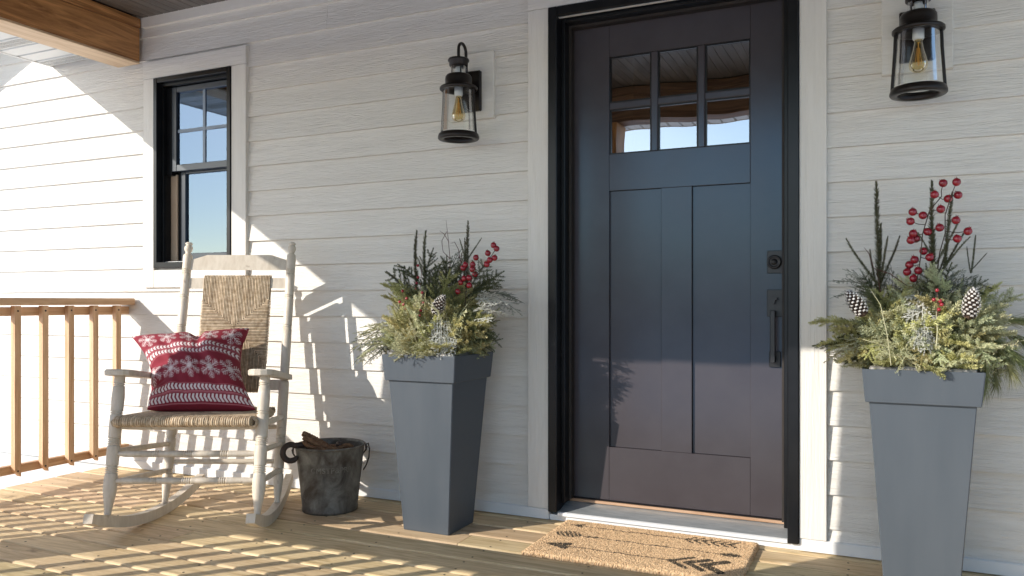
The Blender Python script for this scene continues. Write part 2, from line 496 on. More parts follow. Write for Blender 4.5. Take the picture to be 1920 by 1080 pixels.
b = MB(); b.box(gx - .009, gx + .009, .037, .0415, mz + .037, fz1 - w - .049); b.build('grille_bar', M_grille, win)
b = MB(); b.box(fx0 + .106, gx - .0095, .0375, .041, 1.873, 1.891); b.box(gx + .0095, fx1 - .061, .0375, .041, 1.873, 1.891); b.build('grille_bar', M_grille, win)
# pale room behind the window
b = MB(); b.box(fx0 - .6, fx1 + .5, .9, .94, .6, 2.6); b.build('room_wall', M_curt, win)
b = MB(); b.box(fx0 - .6, fx1 + .5, .165, .9, .56, .599); b.box(fx0 - .6, fx1 + .5, .165, .9, 2.601, 2.64); b.box(fx0 - .64, fx0 - .601, .165, .9, .6, 2.6); b.box(fx1 + .501, fx1 + .54, .165, .9, .6, 2.6)
b.build('room_shell', M_curt, win)

# ------------------------------------------------------------------ front door
door = empty('front_door', parent=house)
b = MB()   # casing and jambs
b.box(-1.292, -1.252, -.040, .09, .040, 2.197, .003); b.box(-.318, -.278, -.040, .09, .028, 2.197, .003)
b.box(-1.252, -.318, -.0385, .09, 2.157, 2.197, .003)
b.build('door_frame', M_frame, door)
b = MB()
b.box(-1.2515, -1.234, .012, .10, .07, 2.1565, .002); b.box(-.336, -.3185, .012, .10, .07, 2.1565, .002)
b.box(-1.234, -.336, .013, .10, 2.140, 2.1565, .002)
b.build('stop', M_frame, door)
b = MB()
b.box(-1.2335, -1.2215, .06, .0985, .08, 2.1395); b.box(-.3485, -.3365, .06, .0985, .08, 2.1395); b.box(-1.2215, -.3485, .0605, .0985, 2.128, 2.1395)
b.build('weather_strip', mat('weatherstrip', (.018, .013, .010), (.03, .02, .014), ns=10, rough=.6), door)
DY0, DY1 = .10, .145
def leafbox(n, x0, x1, z0, z1, y0=DY0, m=M_door): return box(n, m, door, x0, x1, y0, DY1, z0, z1, .0012)
leafbox('stile', -1.236, -1.063, .082, 2.138); leafbox('stile', -.473, -.334, .082, 2.138)
leafbox('top_rail', -1.0625, -.4735, 1.9945, 2.138); leafbox('lock_rail', -1.0625, -.4735, 1.416, 1.5735); leafbox('bottom_rail', -1.0625, -.4735, .082, .3115)
leafbox('mullion', -.835, -.707, .312, 1.4155)
leafbox('panel', -1.0625, -.8355, .312, 1.4155, DY0 + .013); leafbox('panel', -.7065, -.4735, .312, 1.4155, DY0 + .013)
gxs = [-1.063, -.879, -.851, -.683, -.654, -.473]; gzs = [1.574, 1.768, 1.797, 1.994]
for a, c in ((1, 2), (3, 4)): box('glazing_bar', M_door, door, gxs[a], gxs[c], DY0 + .001, DY1, gzs[0], gzs[3], .003)
for a, c in ((0, 1), (2, 3), (4, 5)):
    box('glazing_bar', M_door, door, gxs[a], gxs[c], DY0 + .002, DY1, gzs[1], gzs[2], .003)
    for d, e in ((0, 1), (2, 3)):
        b = MB()     # faintly uneven pane
        n = 10; x0, x1, z0, z1 = gxs[a], gxs[c], gzs[d], gzs[e]
        vs = [(x0 + (x1 - x0) * i / n, DY0 + .016 + .00022 * noise.noise(Vector((x0 * 3 + i * .12, z0 * 3 + j * .12, 2))), z0 + (z1 - z0) * j / n) for j in range(n + 1) for i in range(n + 1)]
        b.add(vs, [(j * (n + 1) + i, j * (n + 1) + i + 1, (j + 1) * (n + 1) + i + 1, (j + 1) * (n + 1) + i) for j in range(n) for i in range(n)], True)
        b.build('pane', M_doorpane, door)
        f = MB(); t = .006
        f.box(x0, x0 + t, DY0 + .008, DY0 + .015, z0, z1); f.box(x1 - t, x1, DY0 + .008, DY0 + .015, z0, z1)
        f.box(x0 + t, x1 - t, DY0 + .0085, DY0 + .015, z1 - t, z1); f.box(x0 + t, x1 - t, DY0 + .0085, DY0 + .015, z0, z0 + t)
        f.build('glazing_bead', M_frame, door)
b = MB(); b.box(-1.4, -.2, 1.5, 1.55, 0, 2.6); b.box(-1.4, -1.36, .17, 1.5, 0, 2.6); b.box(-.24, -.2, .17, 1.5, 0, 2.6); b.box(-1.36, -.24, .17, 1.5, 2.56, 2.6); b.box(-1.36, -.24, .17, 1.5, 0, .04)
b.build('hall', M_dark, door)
# threshold
b = MB(); b.prism([(.10, .046), (.10, .066), (-.020, .040), (-.020, .030)], -1.2505, -.3195, 'x'); b.build('threshold', M_alum, door)
b = MB(); b.prism([(-.0205, .026), (-.0205, .041), (-.030, .038), (-.030, .026)], -1.2505, -.3195, 'x'); b.build('sill_nose', M_white, door)
b = MB(); b.box(-1.2515, -.3185, .082, .0995, .0665, .078, .001); b.build('sill_strip', M_sillwood, door)
b = MB(); b.box(-1.233, -.337, .088, .12, .0785, .0815); b.build('door_sweep', M_bronze, door)
b = MB(); b.box(-1.293, -.277, -.016, .06, .001, .0255, .001); b.build('sill_base', M_white, door)
# lock and handle
lock = box('deadbolt_plate', M_black, door, -.408, -.345, DY0 - .010, DY0 - .0002, 1.051, 1.140, .0015)
b = MB(); T = Matrix.Translation((-.379, DY0 - .010, 1.095)) @ Matrix.Rotation(R(90), 4, 'X')
b.lathe([(.0275, 0), (.0275, .012), (.0245, .018), (.0195, .018), (.0190, .0155), (.011, .0155), (.0105, .018), (.0001, .018)], T, 28)
b.build('deadbolt', M_black, door)
box('keyway', M_dark, door, -.3805, -.3775, DY0 - .0288, DY0 - .0275, 1.089, 1.101)
box('handle_plate', M_black, door, -.408, -.345, DY0 - .010, DY0 - .0002, .879, .986, .0015)
b = MB(); b.prism([(-.398, .950), (-.393, .956), (-.369, .956), (-.364, .950), (-.374, .944), (-.377, .930), (-.385, .930), (-.388, .944)], DY0 - .04, DY0 - .0095, 'y')
b.build('thumb_latch', M_black, door)
b = MB(); b.box(-.3905, -.3715, DY0 - .062, DY0 - .047, .700, .904, .002); b.box(-.3895, -.3725, DY0 - .0475, DY0 - .0095, .884, .903, .001); b.box(-.3895, -.3725, DY0 - .0475, DY0 - .0095, .702, .720, .001)
b.build('handle_grip', M_black, door)
box('lower_plate', M_black, door, -.400, -.356, DY0 - .010, DY0 - .0002, .680, .742, .0015)

# ------------------------------------------------------------------ porch: posts, beams, ceiling, roof
porch = empty('porch')
tag(porch, 'porch roof with stained timber beam, dark plank ceiling and white vented soffit', 'porch')
def post(x0, x1, y0, y1):
    box('post', M_beam['z'], porch, x0, x1, y0, y1, .001, 2.264, .006)
    box('post_base', M_beam['z'], porch, x0 - .004, x1 + .004, y0 - .004, y1 + .004, .0005, .14, .003)
post(-4.015, -3.785, -2.465, -2.235); post(-2.0, -1.765, -2.465, -2.235); post(.55, .785, -2.465, -2.235)
CE = 2.52
box('beam', M_beam['y'], porch, -3.92, -3.75, -2.40, -.0325, 2.277, 2.461, .004)
box('beam_underside', wood('bounce_lit_beam_y', 'y', (.62, .43, .26), (.78, .58, .38)), porch, -3.922, -3.751, -2.40, -.0325, 2.264, 2.2765, .002)  # separate underside board, bounce light off the deck put into its paler colour
box('beam_plate', M_beam['y'], porch, -3.915, -3.744, -2.40, -.0325, 2.4615, 2.515, .003)
M_beam['x'] = wood('dark_beam_x', 'x', (.10, .048, .022), (.25, .135, .068), ns=2.0, dist=2.0)  # front beam in darker browns than the side beam
box('beam', M_beam['x'], porch, -4.02, 1.9, -2.44, -2.27, 2.2655, 2.461, .004)
box('beam_plate', M_beam['x'], porch, -4.02, 1.9, -2.445, -2.265, 2.4612, 2.516, .003)
pw = .056
b = MB(); b.prism([(-pw / 2, .018), (-pw / 2, .004), (-pw / 2 + .004, 0), (pw / 2 - .004, 0), (pw / 2, .004), (pw / 2, .018)], -2.262, -.022, 'y')
pm = b.mesh('ceiling_plank', M_ceil)
for k in range(100):
    link('ceiling_plank', pm, porch, (-3.714 + k * pw, 0, CE))
# soffit strips
SZ = 2.347
M_vent = M_soffit
def soff(plain, along, a0, a1, s0):
    """a strip of soffit from a0 to a1 along x ('x') or y, starting at s0"""
    st = .107; b = MB()
    prof = [(0, .014), (.004, 0), (st - .014, 0), (st - .010, .014), (st - .0002, .014), (st - .0002, .018), (0, .018)]
    b.prism([(s0 + u, SZ + v) for u, v in prof], a0, a1, along)
    if not plain:
        n = int((a1 - a0) / .019)
        for i in range(n):
            for j in range(2):
                p, q = a0 + .01 + i * .019, s0 + .016 + j * .036
                if along == 'x': b.prism([(q, SZ - .0002), (q + .028, SZ - .0002), (q + .028, SZ - .004), (q, SZ - .004)], p, p + .006, 'x')
                else: b.prism([(p, SZ - .0002), (p + .006, SZ - .0002), (p + .006, SZ - .004), (p, SZ - .004)], q, q + .028, 'y')
    return b
ms = [soff(True, 'x', -4.500, -3.9215, 0).mesh('soffit_strip', M_soffit), soff(False, 'x', -4.500, -3.9215, 0).mesh('soffit_strip', M_soffit)]
for k in range(27):
    link('soffit_strip', ms[1 if k % 3 == 0 else 0], porch, (0, -.122 - .107 * k, 0))
mf = soff(True, 'y', -2.935, -2.447, 0)
mf = [soff(True, 'y', -2.94, -2.4465, 0).mesh('soffit_strip', M_soffit), soff(False, 'y', -2.94, -2.4465, 0).mesh('soffit_strip', M_soffit)]
for k in range(54):
    link('soffit_strip', mf[1 if k % 3 == 0 else 0], porch, (-3.9 + .107 * k, 0, .0005))
box('fascia', M_white, porch, -4.513, -4.501, -2.955, -.013, 2.343, 2.52, .001)
box('fascia', M_white, porch, -4.500, 1.9, -2.955, -2.943, 2.343, 2.52, .001)
b = MB(); b.prism([(-3.0, 2.522), (-3.0, 2.535), (-.03, 3.35), (-.03, 2.545), (-2.2, 2.545)], -4.54, 1.95, 'x'); b.build('roof', M_shingle, porch)

# ------------------------------------------------------------------ railings
def railing(name, label, L, loc, rz, first, n, pitch=.1415):
    """runs along local +x from 0 to L, inner side at local -y"""
    r = empty(name, loc, rz); tag(r, label, 'railing', 'porch railings')
    box('top_rail', M_cedar['x'], r, 0, L, -.004, .034, .868, .912, .003)
    box('bottom_rail', M_cedar['x'], r, 0, L, -.004, .034, .095, .137, .003)
    box('cap_rail', M_cedar['x'], r, 0, L, -.052, .088, .9205, .957, .004)
    b = MB(); w = .0157
    # baluster: square, foot cut at a slope, top running up under the cap
    vs = [(-w, -w, .088), (w, -w, .088), (w, w, .128), (-w, w, .128), (-w, -w, .918), (w, -w, .918), (w, w, .918), (-w, w, .918)]
    vs = [(-w, -w, .118), (w, -w, .083), (w, w, .083), (-w, w, .118), (-w, -w, .918), (w, -w, .918), (w, w, .918), (-w, w, .918)]
    b.add(vs, [(3, 2, 1, 0), (4, 5, 6, 7), (0, 1, 5, 4), (1, 2, 6, 5), (2, 3, 7, 6), (3, 0, 4, 7)])
    bm_ = b.mesh('baluster', M_cedar['z'])
    s = MB(); s.lathe([(.0001, .001), (.005, .001), (.005, -.002)], Matrix.Rotation(R(90), 4, 'X'), 8)
    sm_ = s.mesh('screw', M_iron)
    for k in range(n):
        bo = link('baluster', bm_, r, (first + k * pitch, -.0202, 0))
        for z in (.893, .112): link('screw', sm_, bo, (0, -.0157, z))
    return r
railing('side_railing', 'cedar baluster railing running out from the clapboard wall beside the rocking chair', 2.212, (-3.85, -2.2345, 0), R(90), .1365, 15)
railing('front_railing', 'cedar baluster railing between the two front porch posts', 1.775, (-3.782, -2.345, 0), 0, 0.226, 11, .139)

# ------------------------------------------------------------------ wall lanterns
def lantern(label, X):
    Y = -.145
    o = empty('wall_lantern', (X, -.031, 1.60)); tag(o, label, 'lantern', 'wall lanterns beside the door')
    def L(b, n, m, p=o): return b.build(n, m, p)
    yl = Y + .031
    T = Matrix.Translation((0, yl, -1.60))
    b = MB(); b.box(-.057, .057, -.022, -.0003, .187, .366, .004); L(b, 'back_plate', M_bronze)
    b = MB()
    pts = [(0, yl, .395), (0, yl, .438)] + [(0, yl + .034 - .034 * math.cos(R(a)), .438 + .034 * math.sin(R(a))) for a in range(15, 181, 15)]
    pts += [(0, yl + .069, .40), (0, yl + .072, .36), (0, yl + .085, .325), (0, -.020, .31)]
    b.tube(pts, .0068, 10); L(b, 'hook_arm', M_bronze)
    b = MB()
    b.lathe([(.0001, 2.000), (.030, 1.999), (.044, 1.995), (.047, 1.990), (.0465, 1.985), (.041, 1.979), (.041, 1.966), (.036, 1.962), (.0001, 1.962)], T, 32); L(b, 'cap', M_bronze)
    b = MB(); b.lathe([(.0335, 1.9615), (.0335, 1.928)], T, 28, False); L(b, 'collar_glass', M_lampglass)
    b = MB(); b.lathe([(.0001, 1.9612), (.013, 1.961), (.015, 1.945), (.013, 1.929), (.0001, 1.929)], T, 16); L(b, 'collar_core', M_porcelain)
    for k in range(4):
        b = MB(); a = R(45 + 90 * k); b.tube([(.031 * math.cos(a), yl + .031 * math.sin(a), .362), (.031 * math.cos(a), yl + .031 * math.sin(a), .328)], .003, 6)
        L(b, 'collar_rod', M_bronze)
    b = MB()
    b.lathe([(.0001, 1.929), (.036, 1.9285), (.052, 1.924), (.0575, 1.916), (.0585, 1.905), (.0585, 1.882), (.062, 1.878), (.078, 1.8735), (.0825, 1.869), (.0825, 1.861), (.078, 1.858), (.060, 1.860), (.054, 1.872), (.0001, 1.872)], T, 40); L(b, 'hood', M_bronze)
    b = MB(); b.lathe([(.066, 1.860), (.068, 1.80), (.0735, 1.72), (.0765, 1.676)], T, 40, False); L(b, 'glass_chimney', M_lampglass)
    for k in range(2):
        b = MB(); a = R(4 + 180 * k); c, s_ = math.cos(a), math.sin(a)
        b.tube([(.0705 * c, yl + .0705 * s_, .262), (.0725 * c, yl + .0725 * s_, .2), (.0815 * c, yl + .0815 * s_, .066)], .0055, 8)
        L(b, 'side_rod', M_bronze)
    b = MB()
    b.lathe([(.064, 1.658), (.070, 1.671), (.082, 1.671), (.0865, 1.667), (.0885, 1.660), (.0900, 1.655), (.0900, 1.648), (.0865, 1.644), (.069, 1.643), (.063, 1.648), (.064, 1.658)], T, 44, False); L(b, 'bottom_ring', M_bronze)
    b = MB(); b.lathe([(.0001, 1.8715), (.0185, 1.8715), (.0185, 1.838), (.016, 1.833), (.0001, 1.833)], T, 20); L(b, 'socket', M_porcelain)
    b = MB(); b.lathe([(.0125, 1.8325), (.0135, 1.822), (.0175, 1.800), (.0245, 1.775), (.0290, 1.757), (.0300, 1.747), (.0275, 1.735), (.020, 1.727), (.008, 1.7225), (.0001, 1.722)], T, 28, False)
    bu = L(b, 'bulb', M_bulb)
    b = MB(); b.tube([(0, yl, .225), (0, yl, .145)], .0022, 6)
    for k in range(8):
        a, c = R(45 * k), R(45 * k + 22)
        b.tube([(.004 * math.cos(a), yl + .004 * math.sin(a), .205), (.011 * math.cos(c), yl + .011 * math.sin(c), .150)], .0008, 4)
    b.build('filament', M_filament, bu)
lantern('black wall lantern with amber bulb hung over the planter beside the rocking chair', -1.668)
lantern('black wall lantern with amber bulb above the planter on the handle side of the door', .1175)

# ------------------------------------------------------------------ planters
def planter(label, x, y):
    o = empty('planter', (x, y, 0)); tag(o, label, 'planter', 'tall square planters')
    def frust(prof, c=.0035):
        b = MB(); vs, fs = [], []
        for h, z in prof:
            q = [(h - c, -h), (h, -h + c), (h, h - c), (h - c, h), (-h + c, h), (-h, h - c), (-h, -h + c), (-h + c, -h)]
            vs += [(a, d, z) for a, d in q]
        n = len(prof)
        for i in range(n - 1):
            for k in range(8): fs.append((i * 8 + k, i * 8 + (k + 1) % 8, (i + 1) * 8 + (k + 1) % 8, (i + 1) * 8 + k))
        b.add(vs, fs)
        return b
    b = frust([(.100, .001), (.1055, .001), (.107, .004), (.1515, .632)]); b.add([(-.1, -.1, .002), (.1, -.1, .002), (.1, .1, .002), (-.1, .1, .002)], [(0, 3, 2, 1)])
    b.build('body', M_planter, o)
    b = frust([(.150, .618), (.1605, .618), (.1625, .620), (.1715, .722), (.1705, .724), (.163, .724), (.160, .70), (.158, .62)]); b.build('rim', M_planter, o)
    # crumpled liner edge standing a little above the rim
    b = MB(); vs, fs = [], []
    per = 72
    for i in range(per):
        t = i / per * 4; sd = int(t); u = (t - sd) * 2 - 1; h = .150
        px, py = [(u * h, -h), (h, u * h), (-u * h, h), (-h, -u * h)][sd]
        nz = noise.noise(Vector((px * 14, py * 14, x)))
        for r, z in ((1, .705), (1 + .02 * nz, .728 + .007 * nz), (.97, .734 + .008 * nz), (.93, .722), (.90, .70)):
            vs.append((px * r, py * r, z))
    for i in range(per):
        for k in range(4):
            a, c = i * 5 + k, (i + 1) % per * 5 + k
            fs.append((a, c, c + 1, a + 1))
    b.add(vs, fs, True); b.build('liner', M_liner, o)
    box('soil', M_soil, o, -.148, .148, -.148, .148, .64, .690)
    return o
P1, P2 = (-1.677, -.300), (.1175, -.250)
planter('slate grey tapered planter with a scuffed edge standing between bucket and doormat', *P1)
planter('slate grey tapered planter standing on the door handle side of the doormat', *P2)

# ------------------------------------------------------------------ evergreen pieces
rnd = random.Random(3)
def needles(b, path, n, nl, nw, ang, flat=0.0, taper=True):
    """needles round a path (list of Vectors)"""
    ga = 2.39996; ph = rnd.random() * 6
    m = len(path) - 1
    for i in range(n):
        t = (i + .5) / n * m; k = min(int(t), m - 1); q = t - k
        p = path[k].lerp(path[k + 1], q)
        ax = (path[k + 1] - path[k]).normalized()
        u = ax.orthogonal().normalized(); w = ax.cross(u)
        a = ph + ga * i
        rad = u * math.cos(a) + w * math.sin(a)
        if flat: rad = Vector((rad.x, rad.y * (1 - flat), rad.z)); rad.normalize()
        an = ang * rnd.uniform(.8, 1.2)
        if t > m * .93: an *= .55
        d = (ax * math.cos(an) + rad * math.sin(an)).normalized()
        l = nl * rnd.uniform(.75, 1.15) * (1 - .35 * (t / m) ** 3 if taper else 1)
        sv = d.cross(Vector((rnd.uniform(-1, 1), rnd.uniform(-1, 1), rnd.uniform(-1, 1)))).normalized() * nw * .5
        b.add([p, p + d * l * .45 + sv, p + d * l, p + d * l * .45 - sv], [(0, 1, 2, 3)])
def bend(L, droop, n=7, wob=.02):
    """path from origin up z bending towards +x"""
    out = []; ph = rnd.random() * 9
    for i in range(n):
        t = i / (n - 1)
        out.append(Vector((droop * L * t * t + wob * L * math.sin(ph + 4 * t) * t, wob * L * math.cos(ph * 2 + 3 * t) * t, L * t * (1 - .25 * droop * t))))
    return out
def at_path(path, t):
    m = len(path) - 1; k = min(int(t * m), m - 1); return path[k].lerp(path[k + 1], t * m - k), (path[k + 1] - path[k]).normalized()
def leader(L, nl=.014, mname='spruce_leader'):
    b = MB(); p = bend(L, .04); b.tube(p, [.0028 - .0014 * i / 6 for i in range(7)], 4); needles(b, p, int(L * 1700), nl, .0026, R(42)); return b
def branch(L, droop=.15, nl=.012, side=7, den=900, nw=.0018, spread=55, flat=.25):
    b = MB(); p = bend(L, droop); b.tube(p, [.0026 - .0013 * i / 6 for i in range(7)], 4); needles(b, p, int(L * den), nl, nw, R(48), flat)
    for k in range(side):
        t = .22 + .68 * k / side
        for sg in (-1, 1):
            if rnd.random() < .12: continue
            o, ax = at_path(p, min(.97, t + rnd.uniform(-.03, .03)))
            sl = L * .46 * (1.05 - t) * rnd.uniform(.75, 1.2) + .015
            an = R(spread) * rnd.uniform(.8, 1.15)
            d = ax * math.cos(an) + (Vector((0, 1, 0)) * sg + Vector((rnd.uniform(-.35, .35), 0, 0))).normalized() * math.sin(an)
            q = [o + d * sl * s_ / 4 + ax * sl * .10 * (s_ / 4) ** 2 for s_ in range(5)]
            b.tube(q, [.0015 - .0002 * s_ for s_ in range(5)], 3, False)
            needles(b, q, int(sl * den), nl * .92, nw, R(48), flat)
    return b
def cedar(L, droop=.35, den=1.0, nw=.0026):
    """lacy flat spray: forking scale-leaved branchlets"""
    b = MB(); p = bend(L, droop); b.tube(p, [.0022 - .0012 * i / 6 for i in range(7)], 4)
    def sprig(o, d, l, dep):
        n = max(3, int(l / .0055)); d = d.normalized(); q = o
        for i in range(n):
            d = (d + Vector((.05 * droop, 0, -.0))).normalized()
            q2 = q + d * l / n
            for sg in (-1, 1):
                sd = d.cross(Vector((1, 0, .2))).normalized() * sg
                sd = (d * .8 + sd * .75 + Vector((rnd.uniform(-.3, .3), rnd.uniform(-.3, .3), 0))).normalized()
                ll = .0065 * rnd.uniform(.7, 1.3)
                sv = sd.cross(Vector((rnd.uniform(-1, 1), rnd.uniform(-1, 1), rnd.uniform(-1, 1)))).normalized() * nw * .5
                b.add([q, q + sd * ll * .5 + sv, q + sd * ll, q + sd * ll * .5 - sv], [(0, 1, 2, 3)])
            b.tube([q, q2], .0009, 3, False)
            if dep and i % 2 == 1 and i < n - 1:
                sg = 1 if (i // 2) % 2 else -1
                s2 = (d * .75 + d.cross(Vector((1, 0, .1))).normalized() * sg * .8 + Vector((rnd.uniform(-.3, .3), 0, 0))).normalized()
                sprig(q2, s2, l * .45 * (1 - .5 * i / n), dep - 1)
            q = q2
    N_ = int(9 * den)
    for k in range(N_):
        t = .18 + .8 * k / N_
        o, ax = at_path(p, t); sg = 1 if k % 2 else -1
        sprig(o, ax * .75 + Vector((rnd.uniform(-.35, .35), sg, 0)) * .75, L * .42 * (1.1 - t) + .02, 1)
    o, ax = at_path(p, .97); sprig(o, ax, L * .14, 0)
    return b
def pine(L, droop=.5):
    b = MB(); p = bend(L, droop * .6); b.tube(p, [.003 - .001 * i / 6 for i in range(7)], 5)
    for k in range(int(L * 1100)):
        t = .35 + .65 * rnd.random() ** .7
        o, ax = at_path(p, min(t, .99)); l = rnd.uniform(.065, .10)
        rad = Vector((rnd.uniform(-1, 1), rnd.uniform(-1, 1), rnd.uniform(-1, 1))); rad = (rad - ax * rad.dot(ax)).normalized()
        d = (ax + rad * rnd.uniform(.25, .75)).normalized()
        mid = o + d * l * .5 + Vector((.004, 0, 0)); tip = o + d * l + Vector((.018 * droop * 2, 0, -.0))
        sv = d.cross(rad).normalized() * .0007
        b.add([o - sv, o + sv, mid + sv, mid - sv, tip], [(0, 1, 2, 3), (3, 2, 4)])
    return b
def pool(fn, n, name, m, *a, **k): return [fn(*a, **k).mesh(name, m) for _ in range(n)]
K = {
 'leader': (.24, pool(leader, 3, 'spruce_leader', M_leader, .24)),
 'spruce': (.17, pool(branch, 4, 'spruce_branch', M_spruce, .17, .12, side=5, den=1100, nw=.0026)),
 'fir':    (.17, pool(branch, 5, 'fir_branch', M_fir, .17, .22, nl=.0135, side=7, den=1000, nw=.0028)),
 'sage':   (.17, pool(branch, 5, 'blue_fir_branch', M_sage, .17, .22, nl=.0135, side=6, den=1100, nw=.003)),
 'cedar':  (.18, pool(cedar, 4, 'cedar_spray', M_cedarleaf, .18, .30)),
 'frost':  (.18, pool(cedar, 3, 'frosted_spray', M_frost, .18, .30, 1.0, .0034)),
 'grey':   (.18, pool(cedar, 3, 'grey_cedar_spray', M_greycedar, .18, .35, .9, .002)),
 'pine':   (.20, pool(pine, 3, 'pine_bough', M_pine, .20, .5)),
}
NAME = {'leader': 'spruce_leader', 'spruce': 'spruce_branch', 'fir': 'fir_branch', 'sage': 'blue_fir_branch', 'cedar': 'cedar_spray', 'frost': 'frosted_spray', 'grey': 'grey_cedar_spray', 'pine': 'pine_bough'}
def sprig(root, kind, base, tip, roll=None):
    L, ms = K[kind]
    base, tip = Vector(base), Vector(tip)
    d = tip - base
    o = link(NAME[kind], rnd.choice(ms), root)
    up = Vector((0, 0, -1)) if roll is None else Vector(roll)
    if kind in ('leader', 'spruce') or (d.normalized().z > .75):
        up = Vector((rnd.uniform(-1, 1), rnd.uniform(-1, 1), -.3))
    Rm = align(d, up + Vector((rnd.uniform(-.5, .5), rnd.uniform(-.5, .5), 0)))
    # lift the aim a little where the piece droops so that the tip lands on target
    o.matrix_basis = Matrix.Translation(base) @ Rm.to_4x4() @ Matrix.Scale(d.length / L, 4)
    return o
def berry_mesh(r, crown):
    b = MB(); b.lathe([(.0001, -r), (r * .5, -r * .87), (r * .87, -r * .5), (r, 0), (r * .87, r * .5), (r * .5, r * .84), (r * .22, r * .95), (.0001, r * .9)], None, 14)
    if crown:
        for k in range(5):
            a = R(72 * k); u = Vector((math.cos(a), math.sin(a), 0)); w = Vector((-u.y, u.x, 0))
            b.add([u * r * .28 + w * r * .14 + Vector((0, 0, r * .9)), u * r * .28 - w * r * .14 + Vector((0, 0, r * .9)), u * r * .42 + Vector((0, 0, r * 1.3))], [(0, 1, 2)])
    return b
BIG = berry_mesh(.0125, True).mesh('berry', M_berry); BIG2 = berry_mesh(.0135, True).mesh('berry', M_berry); SML = berry_mesh(.0062, False).mesh('berry', M_berry)
def berry_stem(root, name, foot, nodes, berries, bm_, r=.0014, m=M_bark):
    """one wired stem: a bent path and berries on short stalks; foot and points in world coordinates"""
    O = Vector(root.location)
    pts = [Vector(foot) - O] + [Vector(n) - O for n in nodes]
    b = MB(); b.tube(pts, [r * 1.3] + [r] * (len(pts) - 1), 5)
    B = [Vector(q) - O for q in berries]
    for q in B:
        best = None
        for i in range(len(pts) - 1):
            for t in range(11):
                p = pts[i].lerp(pts[i + 1], t / 10)
                if p.z < q.z + .004 and (best is None or (p - q).length < (best - q).length): best = p
        if best is None: best = pts[0]
        md = best.lerp(q, .5) + Vector((rnd.uniform(-.006, .006), 0, -.004))
        b.tube([best, md, q], r * .75, 4)
    st = b.build(name, m, root)
    for q in B:
        o = link('berry', bm_, st, q); o.rotation_euler = (rnd.uniform(-.9, .5), rnd.uniform(-.7, .7), rnd.random() * 6)
    return st
def cone(root, p, d, L=.095, r=.028):
    c = MB(); t = MB()
    Mx = Matrix.Translation(Vector(p) - Vector(root.location)) @ align(d).to_4x4()
    c.lathe([(.001, 0), (r * .45, L * .08), (r * .55, L * .4), (r * .3, L * .8), (.001, L * .97)], Mx, 10)
    n = 90
    for i in range(n):
        f = i / n; z = L * (.04 + .9 * f); rr = r * (math.sin(math.pi * (.16 + .80 * f)) ** .7) * (1 - .25 * f); a = 2.39996 * i
        u = Vector((math.cos(a), math.sin(a), 0)); w = Vector((-u.y, u.x, 0)); Z = Vector((0, 0, 1)); wd = .0062 * (1 - .35 * f)
        q0 = u * rr * .35 + Z * z; q1 = u * rr * .9 + Z * (z + .004); q2 = u * rr * 1.05 + Z * (z + .0085)
        V = [q0 - w * wd * .5, q0 + w * wd * .5, q1 + w * wd, q1 - w * wd, q2 + w * wd * .55, q2 - w * wd * .55]
        lo = [x - Z * .0022 for x in V]
        vs = [Mx @ x for x in V + lo]
        c.add(vs, [(0, 1, 2, 3), (6, 9, 8, 7), (1, 7, 8, 2), (0, 3, 9, 6)])
        T_ = [V[3].lerp(V[5], .45), V[2].lerp(V[4], .45), V[4], V[5]]
        nz = Z * .0008 + u * .0006
        vt = [Mx @ (x + nz) for x in T_] + [Mx @ (x - Z * .0026 + u * .0007) for x in T_]
        t.add(vt, [(0, 1, 2, 3), (3, 2, 6, 7), (1, 5, 6, 2), (0, 3, 7, 4), (4, 7, 6, 5)])
    o = c.build('pine_cone', M_cone, root)
    t.build('white_scale_tip', M_conetip, o)
def rel(root, x, z, y): return Vector((x, y, z)) - Vector(root.location)
def fill(root, n, rx, ry, top, kinds, front, zmin=.02, seed=1):
    """evergreen pieces filling a dome over the planter"""
    rn = random.Random(seed)
    for i in range(n):
        a = 2.39996 * i + rn.uniform(-.3, .3); f = (i + .5) / n
        el = math.asin(f ** .8)                     # from rim level to the top
        tz = zmin + (top - zmin) * math.sin(el) * rn.uniform(.85, 1.08)
        rr = math.cos(el) ** .55 * rn.uniform(.82, 1.1)
        tip = Vector((rx * rr * math.cos(a), ry * rr * math.sin(a), tz))
        base = Vector((tip.x * rn.uniform(.25, .5), tip.y * rn.uniform(.25, .5), -.045))
        if tz > top * .55: base.z += (tz - top * .5) * .45
        if abs(base.x) > .13: base.x *= .13 / abs(base.x)
        if abs(base.y) > .13: base.y *= .13 / abs(base.y)
        sprig(root, rn.choice(kinds), base, tip)

def upright(root, n, rx, top0, top1, kinds, seed):
    rn = random.Random(seed)
    for i in range(n):
        a = 2.39996 * i; r = rx * math.sqrt((i + .5) / n)
        bx, by = r * math.cos(a), r * math.sin(a) * .8
        tz = top0 + (top1 - top0) * rn.random() * (1 - .5 * r / rx)
        sprig(root, rn.choice(kinds), (bx * .7, by * .7, tz - rn.uniform(.15, .21)), (bx * 1.25 + rn.uniform(-.02, .02), by + .03, tz))
